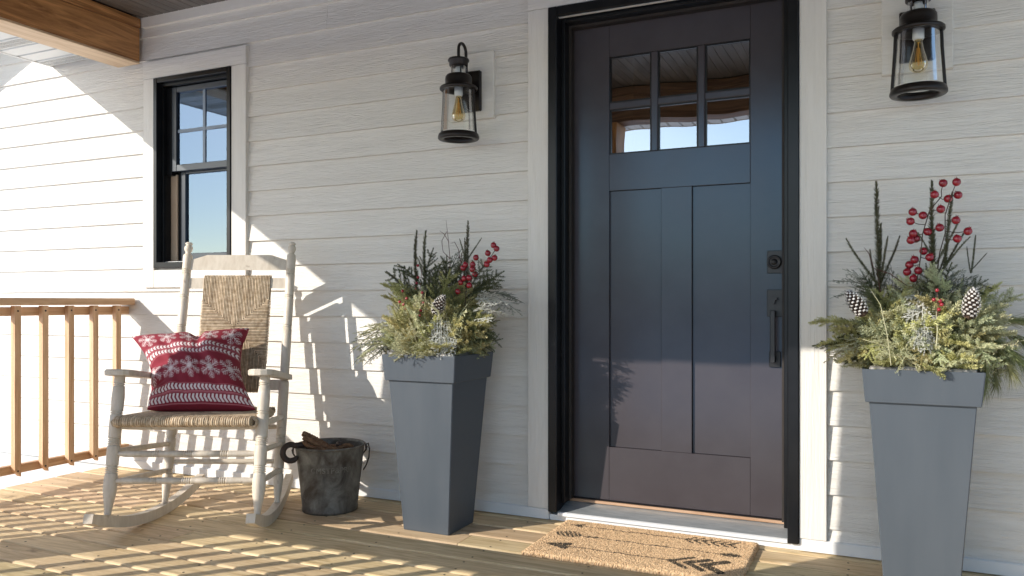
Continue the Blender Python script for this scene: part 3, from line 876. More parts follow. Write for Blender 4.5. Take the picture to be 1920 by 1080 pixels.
# arrangement beside the rocking chair
A1 = empty('evergreen_arrangement', (P1[0], P1[1], .735))
tag(A1, 'evergreen arrangement with one frosted cone and berries, in planter next to the bucket', 'plant arrangement', 'evergreen planter arrangements')
fill(A1, 84, .235, .22, .275, ['fir', 'fir', 'fir', 'cedar', 'sage'], 1, seed=2)
fill(A1, 26, .17, .16, .17, ['fir', 'sage'], 1, .04, seed=5)
upright(A1, 22, .19, .17, .27, ['sage', 'fir', 'fir'], 22)
upright(A1, 26, .16, .25, .40, ['spruce', 'spruce', 'spruce', 'fir'], 8)
def H(root, kind, x, z, y, bx=None, bz=None, by=None):
    t = rel(root, x, z, y)
    b = Vector(((bx - root.location.x) if bx is not None else t.x * .3, (by - root.location.y) if by is not None else t.y * .3, (bz - root.location.z) if bz is not None else 0))
    return sprig(root, kind, b, t)
for a in [('leader', -1.799, 1.24, -.30, -1.785, .93), ('leader', -1.766, 1.242, -.27, -1.75, .95), ('leader', -1.545, 1.271, -.27, -1.552, .99),
          ('leader', -1.598, 1.204, -.26, -1.553, 1.10), ('leader', -1.489, 1.201, -.28, -1.553, 1.10), ('leader', -1.552, 1.20, -.29, -1.56, 1.02),
          ('spruce', -1.872, 1.119, -.30, -1.75, 1.0), ('spruce', -1.921, 1.075, -.30, -1.77, .93), ('leader', -1.921, 1.075, -.32, -1.78, .95), ('fir', -1.924, 1.051, -.33, -1.78, .93), ('fir', -1.924, .998, -.33, -1.79, .89),
          ('spruce', -1.389, 1.077, -.28, -1.52, .97), ('spruce', -1.398, 1.033, -.28, -1.53, .94), ('spruce', -1.48, 1.119, -.24, -1.55, .98),
          ('spruce', -1.74, 1.17, -.27, -1.755, 1.0), ('spruce', -1.70, 1.115, -.25, -1.73, .97), ('spruce', -1.655, 1.14, -.24, -1.67, .96), ('spruce', -1.62, 1.13, -.24, -1.64, .95),
          ('spruce', -1.715, 1.08, -.29, -1.72, .95), ('spruce', -1.64, 1.09, -.27, -1.65, .94), ('grey', -1.665, 1.19, -.22, -1.66, .98), ('spruce', -1.59, 1.10, -.24, -1.60, .96), ('spruce', -1.45, 1.05, -.26, -1.56, .95),
          ('grey', -1.305, .955, -.27, -1.50, .98), ('grey', -1.32, 1.00, -.25, -1.49, .97), ('grey', -1.36, 1.01, -.24, -1.50, .96),
          ('frost', -1.34, .975, -.34, -1.50, .95), ('frost', -1.37, .94, -.36, -1.50, .90), ('frost', -1.345, .925, -.33, -1.47, .89), ('frost', -1.39, 1.0, -.33, -1.49, .93), ('frost', -1.40, .90, -.40, -1.50, .86),
          ('spruce', -1.392, .832, -.33, -1.54, .80), ('spruce', -1.398, .871, -.31, -1.54, .82), ('spruce', -1.40, .80, -.36, -1.55, .77), ('spruce', -1.42, .845, -.40, -1.55, .78), ('fir', -1.42, .90, -.40, -1.56, .80), ('spruce', -1.41, .79, -.24, -1.55, .76),
          ('cedar', -2.08, .85, -.34, -1.86, .86), ('cedar', -2.06, .80, -.36, -1.85, .83), ('cedar', -2.04, .745, -.38, -1.84, .79), ('grey', -2.095, .80, -.36, -1.88, .84), ('grey', -2.08, .75, -.38, -1.87, .81), ('cedar', -1.99, .885, -.34, -1.82, .83), ('cedar', -2.0, .77, -.42, -1.82, .78), ('grey', -1.99, .735, -.42, -1.83, .77),
          ('frost', -1.565, .80, -.50, -1.60, .90, -.42), ('frost', -1.545, .74, -.50, -1.59, .84, -.43), ('frost', -1.52, .75, -.49, -1.58, .82, -.42), ('cedar', -1.61, .76, -.50, -1.63, .87, -.40), ('cedar', -1.64, .80, -.49, -1.65, .90, -.38),
          ('cedar', -1.78, .75, -.49, -1.75, .83, -.36), ('fir', -1.72, .75, -.49, -1.70, .85, -.36), ('fir', -1.66, .74, -.50, -1.67, .83, -.37), ('sage', -1.75, .80, -.48, -1.72, .86, -.34), ('fir', -1.82, .79, -.44, -1.74, .84, -.34), ('sage', -1.69, .83, -.47, -1.68, .90, -.34),
          ('fir', -1.62, 1.02, -.30, -1.63, .88), ('fir', -1.60, .97, -.38, -1.62, .85)]:
    H(A1, *a[:4], *(a[4:]))
berry_stem(A1, 'berry_spray', (-1.55, -.31, .90), [(-1.53, -.33, 1.0), (-1.49, -.33, 1.05), (-1.44, -.33, 1.09), (-1.405, -.33, 1.14)],
           [(x, -.335 + rnd.uniform(-.02, .02), z) for x, z in [(-1.401, 1.164), (-1.388, 1.15), (-1.434, 1.134), (-1.484, 1.117), (-1.4, 1.114), (-1.417, 1.105), (-1.44, 1.089), (-1.535, 1.089), (-1.501, 1.09), (-1.545, 1.076), (-1.492, 1.07), (-1.51, 1.035), (-1.497, 1.05), (-1.537, 1.033), (-1.513, 1.005), (-1.558, 1.017), (-1.561, .98)]], BIG)
berry_stem(A1, 'small_berry_twig', (-1.75, -.40, .85), [(-1.765, -.42, .92), (-1.78, -.42, .98)], [(x, -.425, z) for x, z in [(-1.776, .982), (-1.756, .952), (-1.789, .938), (-1.77, .927), (-1.759, .911)]], SML, .001, M_twig)
berry_stem(A1, 'small_berry_twig', (-1.72, -.42, .83), [(-1.69, -.43, .90), (-1.68, -.42, .975)], [(x, -.425, z) for x, z in [(-1.682, .976), (-1.675, .934), (-1.689, .902), (-1.692, .882), (-1.718, .848)]], SML, .001, M_twig)
berry_stem(A1, 'small_berry_twig', (-1.735, -.34, .93), [(-1.73, -.36, 1.0), (-1.724, -.36, 1.08)], [(x - .02, -.36, z + .01) for x, z in [(-1.723, 1.079), (-1.728, 1.006), (-1.722, 1.03), (-1.731, .985)]], SML, .001, M_twig)
cone(A1, (-1.622, -.43, .888), (.055, -.02, .078))
def twig(root, pts, m=M_twig, r=.0013):
    O = Vector(root.location); b = MB()
    for p in pts: b.tube([Vector(q) - O for q in p], [r] * (len(p) - 1) + [r * .4], 4)
    b.build('bare_twig', m, root)
y = -.25
twig(A1, [[(-1.655, y, 1.0), (-1.652, y, 1.12), (-1.66, y, 1.2), (-1.671, y, 1.285)], [(-1.657, y, 1.19), (-1.68, y, 1.225), (-1.702, y, 1.24)], [(-1.652, y, 1.12), (-1.685, y, 1.15), (-1.695, y, 1.20)], [(-1.668, y, 1.235), (-1.69, y, 1.2), (-1.688, y, 1.17)]])
twig(A1, [[(-1.63, y, 1.02), (-1.60, y, 1.1), (-1.595, y, 1.14), (-1.585, y, 1.161)], [(-1.60, y, 1.1), (-1.612, y, 1.16), (-1.63, y, 1.19), (-1.648, y, 1.185)], [(-1.60, y, 1.11), (-1.61, y, 1.13), (-1.605, y, 1.155)]])
twig(A1, [[(-1.66, -.43, .76), (-1.665, -.44, .86), (-1.664, -.43, .98)]], M_fir, .0028)

# arrangement on the handle side
A2 = empty('evergreen_arrangement', (P2[0], P2[1], .735))
tag(A2, 'evergreen arrangement with two frosted cones and tall berry spray on door handle side', 'plant arrangement', 'evergreen planter arrangements')
fill(A2, 88, .24, .225, .26, ['fir', 'fir', 'sage', 'sage', 'cedar'], 1, seed=12)
fill(A2, 28, .17, .16, .16, ['fir', 'sage'], 1, .04, seed=15)
upright(A2, 26, .20, .17, .27, ['sage', 'fir', 'sage'], 21)
upright(A2, 24, .17, .24, .35, ['spruce', 'grey', 'fir', 'sage'], 9)
for a in [('leader', -.003, 1.341, -.25, -.005, 1.02), ('leader', -.005, 1.2, -.25, -.004, .95), ('leader', -.11, 1.152, -.25, -.012, 1.0), ('leader', .06, 1.156, -.25, .0, 1.0), ('leader', .017, 1.158, -.25, .0, .99), ('leader', -.034, 1.115, -.25, -.008, .97), ('spruce', -.06, 1.04, -.25, 0, .94),
          ('leader', .158, 1.334, -.25, .155, 1.02), ('leader', .157, 1.2, -.26, .156, .95), ('leader', .211, 1.294, -.25, .19, 1.05), ('leader', .11, 1.175, -.27, .165, 1.06), ('leader', .225, 1.20, -.27, .165, 1.06), ('leader', .26, 1.15, -.25, .18, 1.04), ('leader', .20, 1.13, -.27, .17, 1.02), ('leader', .245, 1.17, -.24, .18, 1.03),
          ('leader', .28, 1.152, -.24, .265, 1.03), ('leader', .311, 1.094, -.24, .265, 1.04), ('leader', .251, 1.116, -.24, .264, 1.03), ('spruce', .31, 1.02, -.26, .20, .94), ('spruce', .30, .985, -.28, .20, .93), ('spruce', .135, 1.07, -.24, .15, .93), ('spruce', .20, 1.07, -.24, .18, .93),
          ('grey', -.14, 1.002, -.24, -.02, .96), ('grey', -.125, 1.06, -.23, -.01, .97), ('grey', -.08, 1.075, -.22, .0, .97), ('grey', .02, 1.09, -.22, .02, .97), ('grey', .06, 1.06, -.23, .03, .95), ('grey', -.10, .97, -.28, .0, .93),
          ('grey', .22, 1.06, -.28, .19, .97), ('grey', .29, 1.03, -.30, .20, .96), ('grey', .25, 1.05, -.30, .2, .96), ('grey', .16, 1.06, -.29, .17, .96),
          ('fir', -.218, .908, -.30, -.06, .86), ('spruce', -.212, .808, -.33, -.05, .80), ('spruce', -.11, .755, -.38, -.01, .77), ('spruce', -.154, .864, -.30, -.04, .82), ('fir', -.19, .835, -.36, -.04, .80), ('cedar', -.17, .80, -.40, -.02, .80), ('fir', -.13, .78, -.42, -.01, .79), ('cedar', -.12, .83, -.43, .02, .82), ('fir', -.15, .88, -.38, -.02, .83),
          ('sage', .382, .988, -.30, .25, .87), ('sage', .36, .93, -.36, .23, .84), ('sage', .37, .88, -.36, .24, .81), ('sage', .33, .90, -.42, .21, .82), ('sage', .35, .96, -.32, .23, .86), ('sage', .31, .84, -.44, .2, .79), ('sage', .29, .93, -.44, .19, .83),
          ('pine', .40, .80, -.30, .26, .86), ('pine', .42, .86, -.26, .27, .86), ('pine', .40, .76, -.33, .27, .85), ('pine', .33, .665, -.36, .285, .82, -.34), ('pine', .43, .79, -.22, .27, .84), ('pine', .355, .69, -.33, .30, .82, -.31), ('pine', .44, .92, -.22, .28, .86),
          ('frost', .11, .85, -.47, .125, .95, -.36), ('frost', .08, .82, -.47, .11, .90, -.38), ('frost', .14, .80, -.48, .13, .88, -.40), ('frost', .10, .93, -.42, .12, .97, -.32),
          ('fir', .04, .98, -.36, .06, .87), ('sage', .02, .94, -.40, .05, .84), ('fir', .0, 1.0, -.33, .04, .88), ('fir', .19, .95, -.42, .17, .84), ('sage', .2, 1.03, -.34, .18, .9), ('fir', .22, .85, -.46, .19, .80), ('sage', .17, .76, -.46, .16, .82, -.38), ('sage', .24, .77, -.46, .22, .82, -.38), ('sage', .06, .76, -.46, .07, .83, -.37), ('fir', -.04, .77, -.45, .0, .82, -.36), ('sage', .30, .77, -.44, .26, .82, -.36), ('fir', .12, .75, -.46, .12, .81, -.38), ('sage', .0, .78, -.46, .03, .84, -.36), ('sage', .17, 1.06, -.36, .17, .93), ('fir', .15, .99, -.42, .15, .86)]:
    H(A2, *a[:4], *(a[4:]))
RB = [(.184, 1.322), (.222, 1.323), (.228, 1.284), (.159, 1.286), (.199, 1.273), (.177, 1.238), (.096, 1.233), (.126, 1.221), (.09, 1.204), (.22, 1.2), (.097, 1.162), (.14, 1.167), (.254, 1.164), (.09, 1.14), (.106, 1.146), (.224, 1.141), (.129, 1.105), (.145, 1.083), (.102, 1.077), (.087, 1.061), (.08, 1.037), (.113, 1.041), (.099, 1.015), (.174, 1.178)]
RB = [(x, -.272 + rnd.uniform(-.02, .02), z) for x, z in RB]
berry_stem(A2, 'berry_spray', (.10, -.27, .95), [(.112, -.272, 1.03), (.12, -.272, 1.09), (.125, -.272, 1.16), (.145, -.272, 1.235), (.18, -.272, 1.28)], [q for q in RB if q[0] < .2], BIG2, .0017)
berry_stem(A2, 'berry_spray', (.16, -.27, .98), [(.175, -.272, 1.10), (.19, -.272, 1.16), (.19, -.272, 1.22), (.21, -.272, 1.29)], [q for q in RB if q[0] >= .2], BIG2, .0017)
berry_stem(A2, 'small_berry_twig', (.155, -.42, .86), [(.16, -.43, .92), (.158, -.43, .97)], [(x, -.435, z) for x, z in [(.158, .974), (.166, .941), (.149, .945), (.163, .915), (.17, .93)]], SML, .001, M_twig)
cone(A2, (-.045, -.42, .892), (-.045, 0, .07), .10, .029)
cone(A2, (.243, -.43, .885), (.012, 0, .08), .098, .027)
twig(A2, [[(.08, -.28, .99), (.03, -.29, 1.03), (-.02, -.29, 1.05), (-.035, -.29, 1.10), (-.05, -.29, 1.12)], [(.0, -.3, .97), (-.01, -.3, 1.04)]])
twig(A2, [[(.155, -.43, .79), (.158, -.45, .85), (.155, -.44, .91)]], M_cedarleaf, .0022)
twig(A2, [[(.03, -.45, .74), (.02, -.46, .83), (.0, -.44, .93), (-.03, -.42, .98)], [(-.05, -.45, .82), (.02, -.46, .80)]], M_cedarleaf, .0011)

# ------------------------------------------------------------------ rocking chair (local: x to its left arm as seen from the front right, y towards the back)
CH = (-2.4736, -.9152); CTH = R(25.46)
chair = empty('rocking_chair', (CH[0], CH[1], 0), CTH)
tag(chair, 'worn cream wooden rocking chair with woven rush seat and back', 'rocking chair')
def turned(name, p0, p1, prof, parent=chair, seg=18, m=M_chair):
    p0, p1 = Vector(p0), Vector(p1); L = (p1 - p0).length
    b = MB(); b.lathe([(r, t * L) for t, r in prof], Matrix.Translation(p0) @ align(p1 - p0, (1, 0, 0)).to_4x4(), seg)
    return b.build(name, m, parent)
def rings(t0, n, r, L, w=.0085, deep=.0045):
    out = []
    for k in range(n):
        t = t0 + k * w / L
        out += [(t, r), (t + .0012 / L, r - deep), (t + .0034 / L, r - deep), (t + .0048 / L, r + .0008)]
    return out + [(t0 + n * w / L, r)]
def leg_prof(L, top):
    r = .0245
    p = [(0, .0125), (.04, .0135), (.085, .017), (.14, .0225), (.19, .0255), (.24, .026), (.285, .0235)]
    p += rings(.295, 4, .0235, L) + [(.37, .0235), (.42, .0245), (.47, .024)] + rings(.485, 4, .0235, L) + [(.56, .0235), (.62, .0245)]
    p += rings(.70, 2, .0235, L) + [(.74, .0235), (.83, .0245)] + rings(.90, 2, .0215, L) + [(.94, .0205), (1.0, .0195)]
    return p
for s_ in (-1, 1):
    turned('front_leg', (s_ * .291, .002, .098), (s_ * .291, .107, .655), leg_prof(.567, 1))
BT = lambda z: .431 + .2275 * (z - .056)            # y of the back posts at height z
for s_ in (-1, 1):
    L = 1.20; r = .0225
    p = [(0, .0125), (.02, .0135), (.05, .018), (.085, .0225), (.10, .0215)] + rings(.105, 3, .021, L) + [(.15, .022), (.22, .0225)] + rings(.235, 2, .0215, L) + [(.30, .0225), (.44, .0225)]
    p += rings(.45, 3, .0205, L) + [(.50, .0205), (.60, .0215)] + rings(.655, 2, .0205, L) + [(.70, .0205), (.765, .0215)] + rings(.775, 2, .0205, L) + [(.80, .0205), (.86, .021)] + rings(.872, 3, .0205, L)
    p += [(.91, .0205), (.935, .0215), (.948, .0205), (.953, .014), (.957, .0115), (.962, .0135), (.968, .0178), (.976, .0195), (.983, .0178), (.9885, .0125), (.991, .0125), (.9935, .0165), (.997, .0165), (1.0, .012)]
    turned('back_post', (s_ * .2478, BT(.046), .046), (s_ * .2451, BT(1.2195), 1.2195), p)
# rockers
RC, RR = .37, 1.2
for s_ in (-1, 1):
    b = MB(); prof = []; n = 26; y0, y1 = -.125, .77; x = s_ * .273
    lo, hi = [], []
    for i in range(n + 1):
        y_ = y0 + (y1 - y0) * i / n
        z = RR - math.sqrt(RR * RR - (y_ - RC) ** 2)
        th_ = .044 * (1 - .25 * max(0, (i - n + 3) / 3)) * (.78 + .22 * min(1, i / 3))
        lo.append((y_, z + .0006)); hi.append((y_ - (y_ - RC) / RR * th_ * .8, z + th_))
    # splay: rockers are closer together at the back
    vs = []
    for (a, c), (d, e) in zip(lo, hi):
        xo = s_ * (.291 + (.2478 - .291) * (a - 0) / .43)
        vs += [(xo - .0175, a, c), (xo + .0175, a, c), (xo + .0175, d, e), (xo - .0175, d, e)]
    fs = [(0, 1, 2, 3), tuple(4 * n + k for k in (3, 2, 1, 0))]
    for i in range(n):
        for k in range(4): fs.append((4 * i + k, 4 * i + 4 + k, 4 * i + 4 + (k + 1) % 4, 4 * i + (k + 1) % 4))
    b.add(vs, fs); b.build('rocker', M_chair, chair)
# arms
for s_ in (-1, 1):
    b = MB(); out = []
    ring = [(.062, .236), (.045, .25), (.035, .27), (.033, .295), (.040, .318), (.058, .331), (.10, .336), (.20, .328), (.33, .305), (.45, .292), (.53, .289), (.548, .283), (.553, .27), (.548, .252), (.53, .243), (.42, .247), (.30, .252), (.18, .243), (.10, .234)]
    zc = lambda y_: .672 - (y_ - .04) * .135
    n = len(ring); top, mid, bot = [], [], []
    for y_, x in ring:
        cx_ = .285; f = .955
        top.append((s_ * (cx_ + (x - cx_) * .90), y_ * .985 + .004, zc(y_))); mid.append((s_ * x, y_, zc(y_) - .005)); bot.append((s_ * (cx_ + (x - cx_) * .94), y_, zc(y_) - .024))
    vs = top + mid + [(s_ * x, y_, zc(y_) - .019) for y_, x in ring] + bot
    fs = [tuple(range(n)), tuple(range(3 * n, 4 * n))[::-1]]
    for r in range(3):
        for k in range(n): fs.append((r * n + k, (r + 1) * n + k, (r + 1) * n + (k + 1) % n, r * n + (k + 1) % n))
    if s_ > 0: fs = [f[::-1] for f in fs]
    b.add(vs, fs); b.build('arm', M_chair, chair)
# slats
def slat(name, zs, half=.243, th=.014, shoulder=None):
    z0, z1 = zs; b = MB()
    if shoulder: prof = [(-half, z0), (half, z0), (half, z1 - shoulder), (half * .62, z1), (-half * .62, z1), (-half, z1 - shoulder)]
    else: prof = [(-half, z0), (half, z0), (half, z1), (-half, z1)]
    n = len(prof)
    # gently dished towards the back
    vs = [(x, BT(z) - th / 2, z) for x, z in prof] + [(x, BT(z) + th / 2, z) for x, z in prof]
    b.add(vs, [tuple(range(n)), tuple(range(n, 2 * n))[::-1]] + [(k, n + k, n + (k + 1) % n, (k + 1) % n) for k in range(n)])
    return b.build(name, M_chair, chair)
slat('top_slat', (1.088, 1.160), shoulder=.030)
slat('back_slat', (1.002, 1.050)); slat('back_slat', (.533, .580))
# stretchers
def sp(n_, L, r=.0125): return [(0, r * .75), (.03, r * .8)] + [(.06, r)] + rings(.25, 4, r, L, deep=.0038) + [(.36, r * 1.05)] + rings(.475, 5, r, L, deep=.0038) + [(.6, r * 1.05)] + rings(.74, 4, r, L, deep=.0038) + [(.94, r), (.97, r * .8), (1, r * .75)]
plain = lambda r: [(0, r * .8), (.08, r * .95), (.5, r * 1.06), (.92, r * .95), (1, r * .8)]
FY = lambda z: .002 + .105 * (z - .098) / .557
for z in (.336, .234): turned('front_stretcher', (-.275, FY(z), z), (.275, FY(z), z), sp(4, .55), m=M_chair)
turned('seat_rail', (-.275, FY(.44) + .004, .440), (.275, FY(.44) + .004, .440), plain(.0125))
for z in (.40, .25): turned('rear_stretcher', (-.235, BT(z), z - .03), (.235, BT(z), z - .03), plain(.011))
for s_ in (-1, 1):
    for z0, z1 in ((.345, .30), (.225, .185)): turned('side_stretcher', (s_ * .289, FY(z0) + .01, z0), (s_ * .25, BT(z1) - .01, z1), plain(.0115))
    turned('seat_side_rail', (s_ * .287, FY(.45) + .01, .448), (s_ * .25, BT(.42) - .01, .415), plain(.0125))

class TB(MB):
    """mesh with a tone for each vertex"""
    def __init__(s): super().__init__(); s.tone = []
    def add(s, vs, fs, smooth=False):
        super().add(vs, fs, smooth); s.tone += [s.cur] * len(vs)
    def mesh(s, name, m):
        me = super().mesh(name, m)
        a = me.attributes.new('tone', 'FLOAT_COLOR', 'POINT')
        a.data.foreach_set('color', [c for t in s.tone for c in (t, t, t, 1)])
        return me
rs = random.Random(11)
tone = lambda: rs.uniform(.7, 1.2)
# rush back
b = TB(); b.cur = .10  # dark core box blocks light and deepens the gaps between cords
zt_, zb_, hw = 1.058, .527, .157
b.add([(-hw + .004, BT(zb_) - .008, zb_ + .004), (hw - .004, BT(zb_) - .008, zb_ + .004), (hw - .004, BT(zt_) - .008, zt_ - .004), (-hw + .004, BT(zt_) - .008, zt_ - .004),
       (-hw + .004, BT(zb_) + .010, zb_ + .004), (hw - .004, BT(zb_) + .010, zb_ + .004), (hw - .004, BT(zt_) + .010, zt_ - .004), (-hw + .004, BT(zt_) + .010, zt_ - .004)],
      [(0, 1, 2, 3), (7, 6, 5, 4), (0, 4, 5, 1), (3, 2, 6, 7), (0, 3, 7, 4), (1, 5, 6, 2)])
pit = .0071
def cord(pts, r=.0030): b.cur = tone(); b.tube([(x + rs.uniform(-.0004, .0004), y_, z) for x, y_, z in pts], r, 5, False)
n = int(2 * hw / pit)
for k in range(n):
    x = -hw + (k + .5) * 2 * hw / n; q = abs(x) / hw
    zd = .825 + .125 * q; ze = .825 - .17 * q
    for sd in (-1, 1):
        yo = sd * .012
        cord([(x, BT(zt_) , zt_ + .003), (x, BT(zt_) + yo * .8, zt_ - .001), (x, BT(zt_ - .012) + yo, zt_ - .012), (x, BT(zd) + yo * .8, zd)])
        cord([(x, BT(zb_), zb_ - .003), (x, BT(zb_) + yo * .8, zb_ + .001), (x, BT(zb_ + .012) + yo, zb_ + .012), (x, BT(ze) + yo * .8, ze)])
m_ = int((.95 - .655) / pit)
for k in range(m_ + 1):
    z = .655 + k * pit
    q = (z - .825) / .125 if z > .825 else (.825 - z) / .17
    for s_ in (-1, 1):
        for sd in (-1, 1):
            yo = sd * .012
            cord([(s_ * (hw + .003), BT(z), z), (s_ * hw, BT(z) + yo * .8, z), (s_ * (hw - .01), BT(z) + yo, z), (s_ * hw * min(q, .93), BT(z) + yo * .8, z)])
b.build('rush_back', M_rush, chair)
# rush seat
b = TB(); b.cur = .45
sz = lambda y_: .487 - .045 * y_
def sx(y_): return .292 - .045 * y_ / .43
b.add([(-.262, .012, .458), (.262, .012, .458), (.235, .42, .435), (-.235, .42, .435), (-.262, .012, .480), (.262, .012, .480), (.235, .42, .464), (-.235, .42, .464)],
      [(3, 2, 1, 0), (4, 5, 6, 7), (0, 1, 5, 4), (1, 2, 6, 5), (2, 3, 7, 6), (3, 0, 4, 7)])
for s_ in (-1, 1):
    pr = [(.03, .450), (.006, .452), (-.006, .460), (-.008, .472), (.0, .482), (.02, .4865), (.05, .486), (.05, .45)]
    b.cur = .85; b.add([(s_ * .2665, y_, z) for y_, z in pr], [tuple(range(8))])
pit = .0082; n = int(.524 / pit)
for k in range(n):
    x = -.266 + (k + .5) * .532 / n; q = abs(x) / .266
    yd = .215 - .19 * q
    xb = x * .9
    jig = rs.uniform(-.0015, .0015)
    b.cur = tone(); yf_ = -.008 + jig
    b.tube([(x, .03, .450), (x, .006, .452), (x, yf_, .460), (x, yf_ - .002, .472), (x, yf_ + .006, .483), (x, .02, .4875), (x * .99, max(.03, yd), sz(yd) - .002)], .0042, 5, True)
    yd2 = .225 + .19 * q
    b.cur = tone(); b.tube([(xb, .43, .445), (xb, .436, .456), (xb, .425, .4685), (xb, min(.42, yd2), sz(yd2) - .002)], .0042, 5, False)
for k in range(int(.40 / pit)):
    y_ = .018 + k * pit; q = 1 - abs(y_ - .22) / .20
    for s_ in (-1, 1):
        X = sx(y_) - .012; xi = .262 * (1 - q) * .0 + (1 - q) * .262
        xi = abs(y_ - .22) / .2 * .255
        b.cur = tone(); b.tube([(s_ * (X - .02), y_, .446 - .03 * y_), (s_ * X, y_, .452 - .03 * y_), (s_ * (X + .005), y_, .468 - .035 * y_), (s_ * (X - .012), y_, sz(y_) - .001), (s_ * min(xi, X - .02), y_, sz(y_) - .002)], .0042, 5, True)
b.build('rush_seat', M_rush, chair)

# ------------------------------------------------------------------ pillow with a knitted print
def seg_d(px, py, ax, ay, bx, by):
    dx, dy = bx - ax, by - ay; l = dx * dx + dy * dy
    t = max(0, min(1, ((px - ax) * dx + (py - ay) * dy) / l)); ex, ey = px - ax - t * dx, py - ay - t * dy
    return math.sqrt(ex * ex + ey * ey)
def flake(px, py, r):
    """signed test: inside the strokes of a six armed snowflake of radius r"""
    d0 = math.hypot(px, py)
    if d0 > r * 1.05: return False
    a = math.atan2(px, py); k = round(a / (math.pi / 3)); a -= k * math.pi / 3
    x, y_ = abs(d0 * math.sin(a)) / r, d0 * math.cos(a) / r
    w = .024
    if x < w and y_ < 1: return True
    for t, l in ((.18, .26), (.38, .44), (.60, .42), (.80, .26)):
        if seg_d(x, y_, 0, t, l * .62, t + l * .62) < w * .85: return True
    if seg_d(x, y_, .0, .10, .10, .17) < w * 1.2: return True
    return False
RED, CREAM, PINK = (.235, .012, .028), (.72, .64, .62), (.50, .16, .18)
def chev(u, v, v0, v1):
    """row of chevrons between two thin lines"""
    if v < v0 or v > v1: return None
    h = (v1 - v0); q = (v - v0) / h
    if q < .07 or q > .93: return PINK
    if q < .16 or q > .84: return RED
    s_ = u * 27 + abs(q - .5) * -1.1
    return CREAM if (s_ % 1) < .56 else RED
def pillow_print(u, v):
    for v0, v1 in ((.010, .095), (.100, .185), (.545, .625), (.632, .712), (.955, 1.0)):
        c = chev(u, v, v0, v1)
        if c: return c
    W_ = .5
    for vc, r, off, st in ((.365, .072, .052, .213), (.832, .062, .10, .2)):
        for k in range(-1, 6):
            if flake((u - off - k * st) * W_, (v - vc) * .44, r * (.70 if vc > .5 else .72) * 1.05): return CREAM
    return RED
pil = None
def pillow():
    BL, BR, TR, TL = (Vector(q) for q in ((-.225, .20, .490), (.222, .205, .488), (.095, .525, .815), (-.428, .50, .780)))
    n = 230; V, F, C = [], [], []
    nrm = (BR - BL).cross(TL - BL).normalized()      # towards the sitter
    if nrm.y > 0: nrm = -nrm
    for side in (1, -1):
        for j in range(n + 1):
            v = j / n
            for i in range(n + 1):
                u = i / n
                # concave edges
                uu = u + (.105 * (1 - u) ** 2.0 - .105 * u ** 2.0) * (4 * v * (1 - v)) ** 1.1
                vv = v + (-.055 * v ** 2.0 + .012 * (1 - v) ** 2) * (4 * u * (1 - u)) ** 1.2
                p = (BL * (1 - uu) + BR * uu) * (1 - vv) + (TL * (1 - uu) + TR * uu) * vv
                e = max(0, (1 - (2 * u - 1) ** 2)) ** .5 * max(0, (1 - (2 * v - 1) ** 2)) ** .5
                t = .100 * e ** .85
                # folds: from the corners and a dent in the top edge
                w = .020 * noise.noise(Vector((u * 4.5 + v * 2.0, v * 3.6 - u * 2.0, 3 + side))) + .008 * noise.noise(Vector((u * 11, v * 9, 8)))
                t -= .040 * math.exp(-((u - .56 - .10 * (1 - v)) / .05) ** 2) * max(0, v - .55) / .45
                t -= .034 * math.exp(-((v - .52 + .25 * (u)) / .05) ** 2) * max(0, .35 - u) / .35
                t -= .030 * math.exp(-((v - .22 - .3 * u) / .045) ** 2) * max(0, .30 - u) / .3
                t -= .024 * math.exp(-((v - .80 + .5 * (1 - u)) / .05) ** 2) * max(0, u - .75) / .25
                p = p + nrm * side * (max(t, -.004) if e > 0 else 0) + nrm * w * e
                if p.z < .4885 - .045 * p.y: p.z = .4885 - .045 * p.y
                V.append(p); C.append(pillow_print(u, v))
        o = 0 if side == 1 else (n + 1) ** 2
        for j in range(n):
            for i in range(n):
                q = (o + j * (n + 1) + i, o + j * (n + 1) + i + 1, o + (j + 1) * (n + 1) + i + 1, o + (j + 1) * (n + 1) + i)
                F.append(q if side == 1 else q[::-1])
    b = MB(); b.add(V, F, True)
    me = b.mesh('pillow', M_cloth)
    a = me.attributes.new('print', 'FLOAT_COLOR', 'POINT'); a.data.foreach_set('color', [x for c in C for x in (*c, 1)])
    o = link('pillow', me, None, (CH[0], CH[1], 0)); o.rotation_euler = (0, 0, CTH)
    tag(o, 'red pillow with white snowflakes and chevron bands leaning on the rocking chair', 'pillow')
pillow()

# ------------------------------------------------------------------ bucket
BX, BY = -2.262, -.268
bucket = empty('bucket', (BX, BY, 0)); tag(bucket, 'dark galvanised metal bucket with embossed letters, holding rope', 'bucket')
r0, r1, BH = .1215, .1535, .295
b = MB()
b.lathe([(.0001, .010), (.114, .010), (.116, .0015), (.1225, .0015), (.1245, .006), (.1245, .016), (.1225, .020), (r1 - .001, BH - .008)], None, 56, False)
b.lathe([(r1 - .004, BH - .010), (.1195, .022), (.0001, .022)], None, 56, False)
b.build('body', M_bucket, bucket)
b = MB(); b.lathe([(r1 - .004, BH - .010), (r1 + .001, BH - .010), (r1 + .005, BH - .006), (r1 + .005, BH - .001), (r1 + .001, BH + .002), (r1 - .004, BH - .002), (r1 - .004, BH - .010)], None, 56, False); b.build('rolled_rim', M_bucket, bucket)
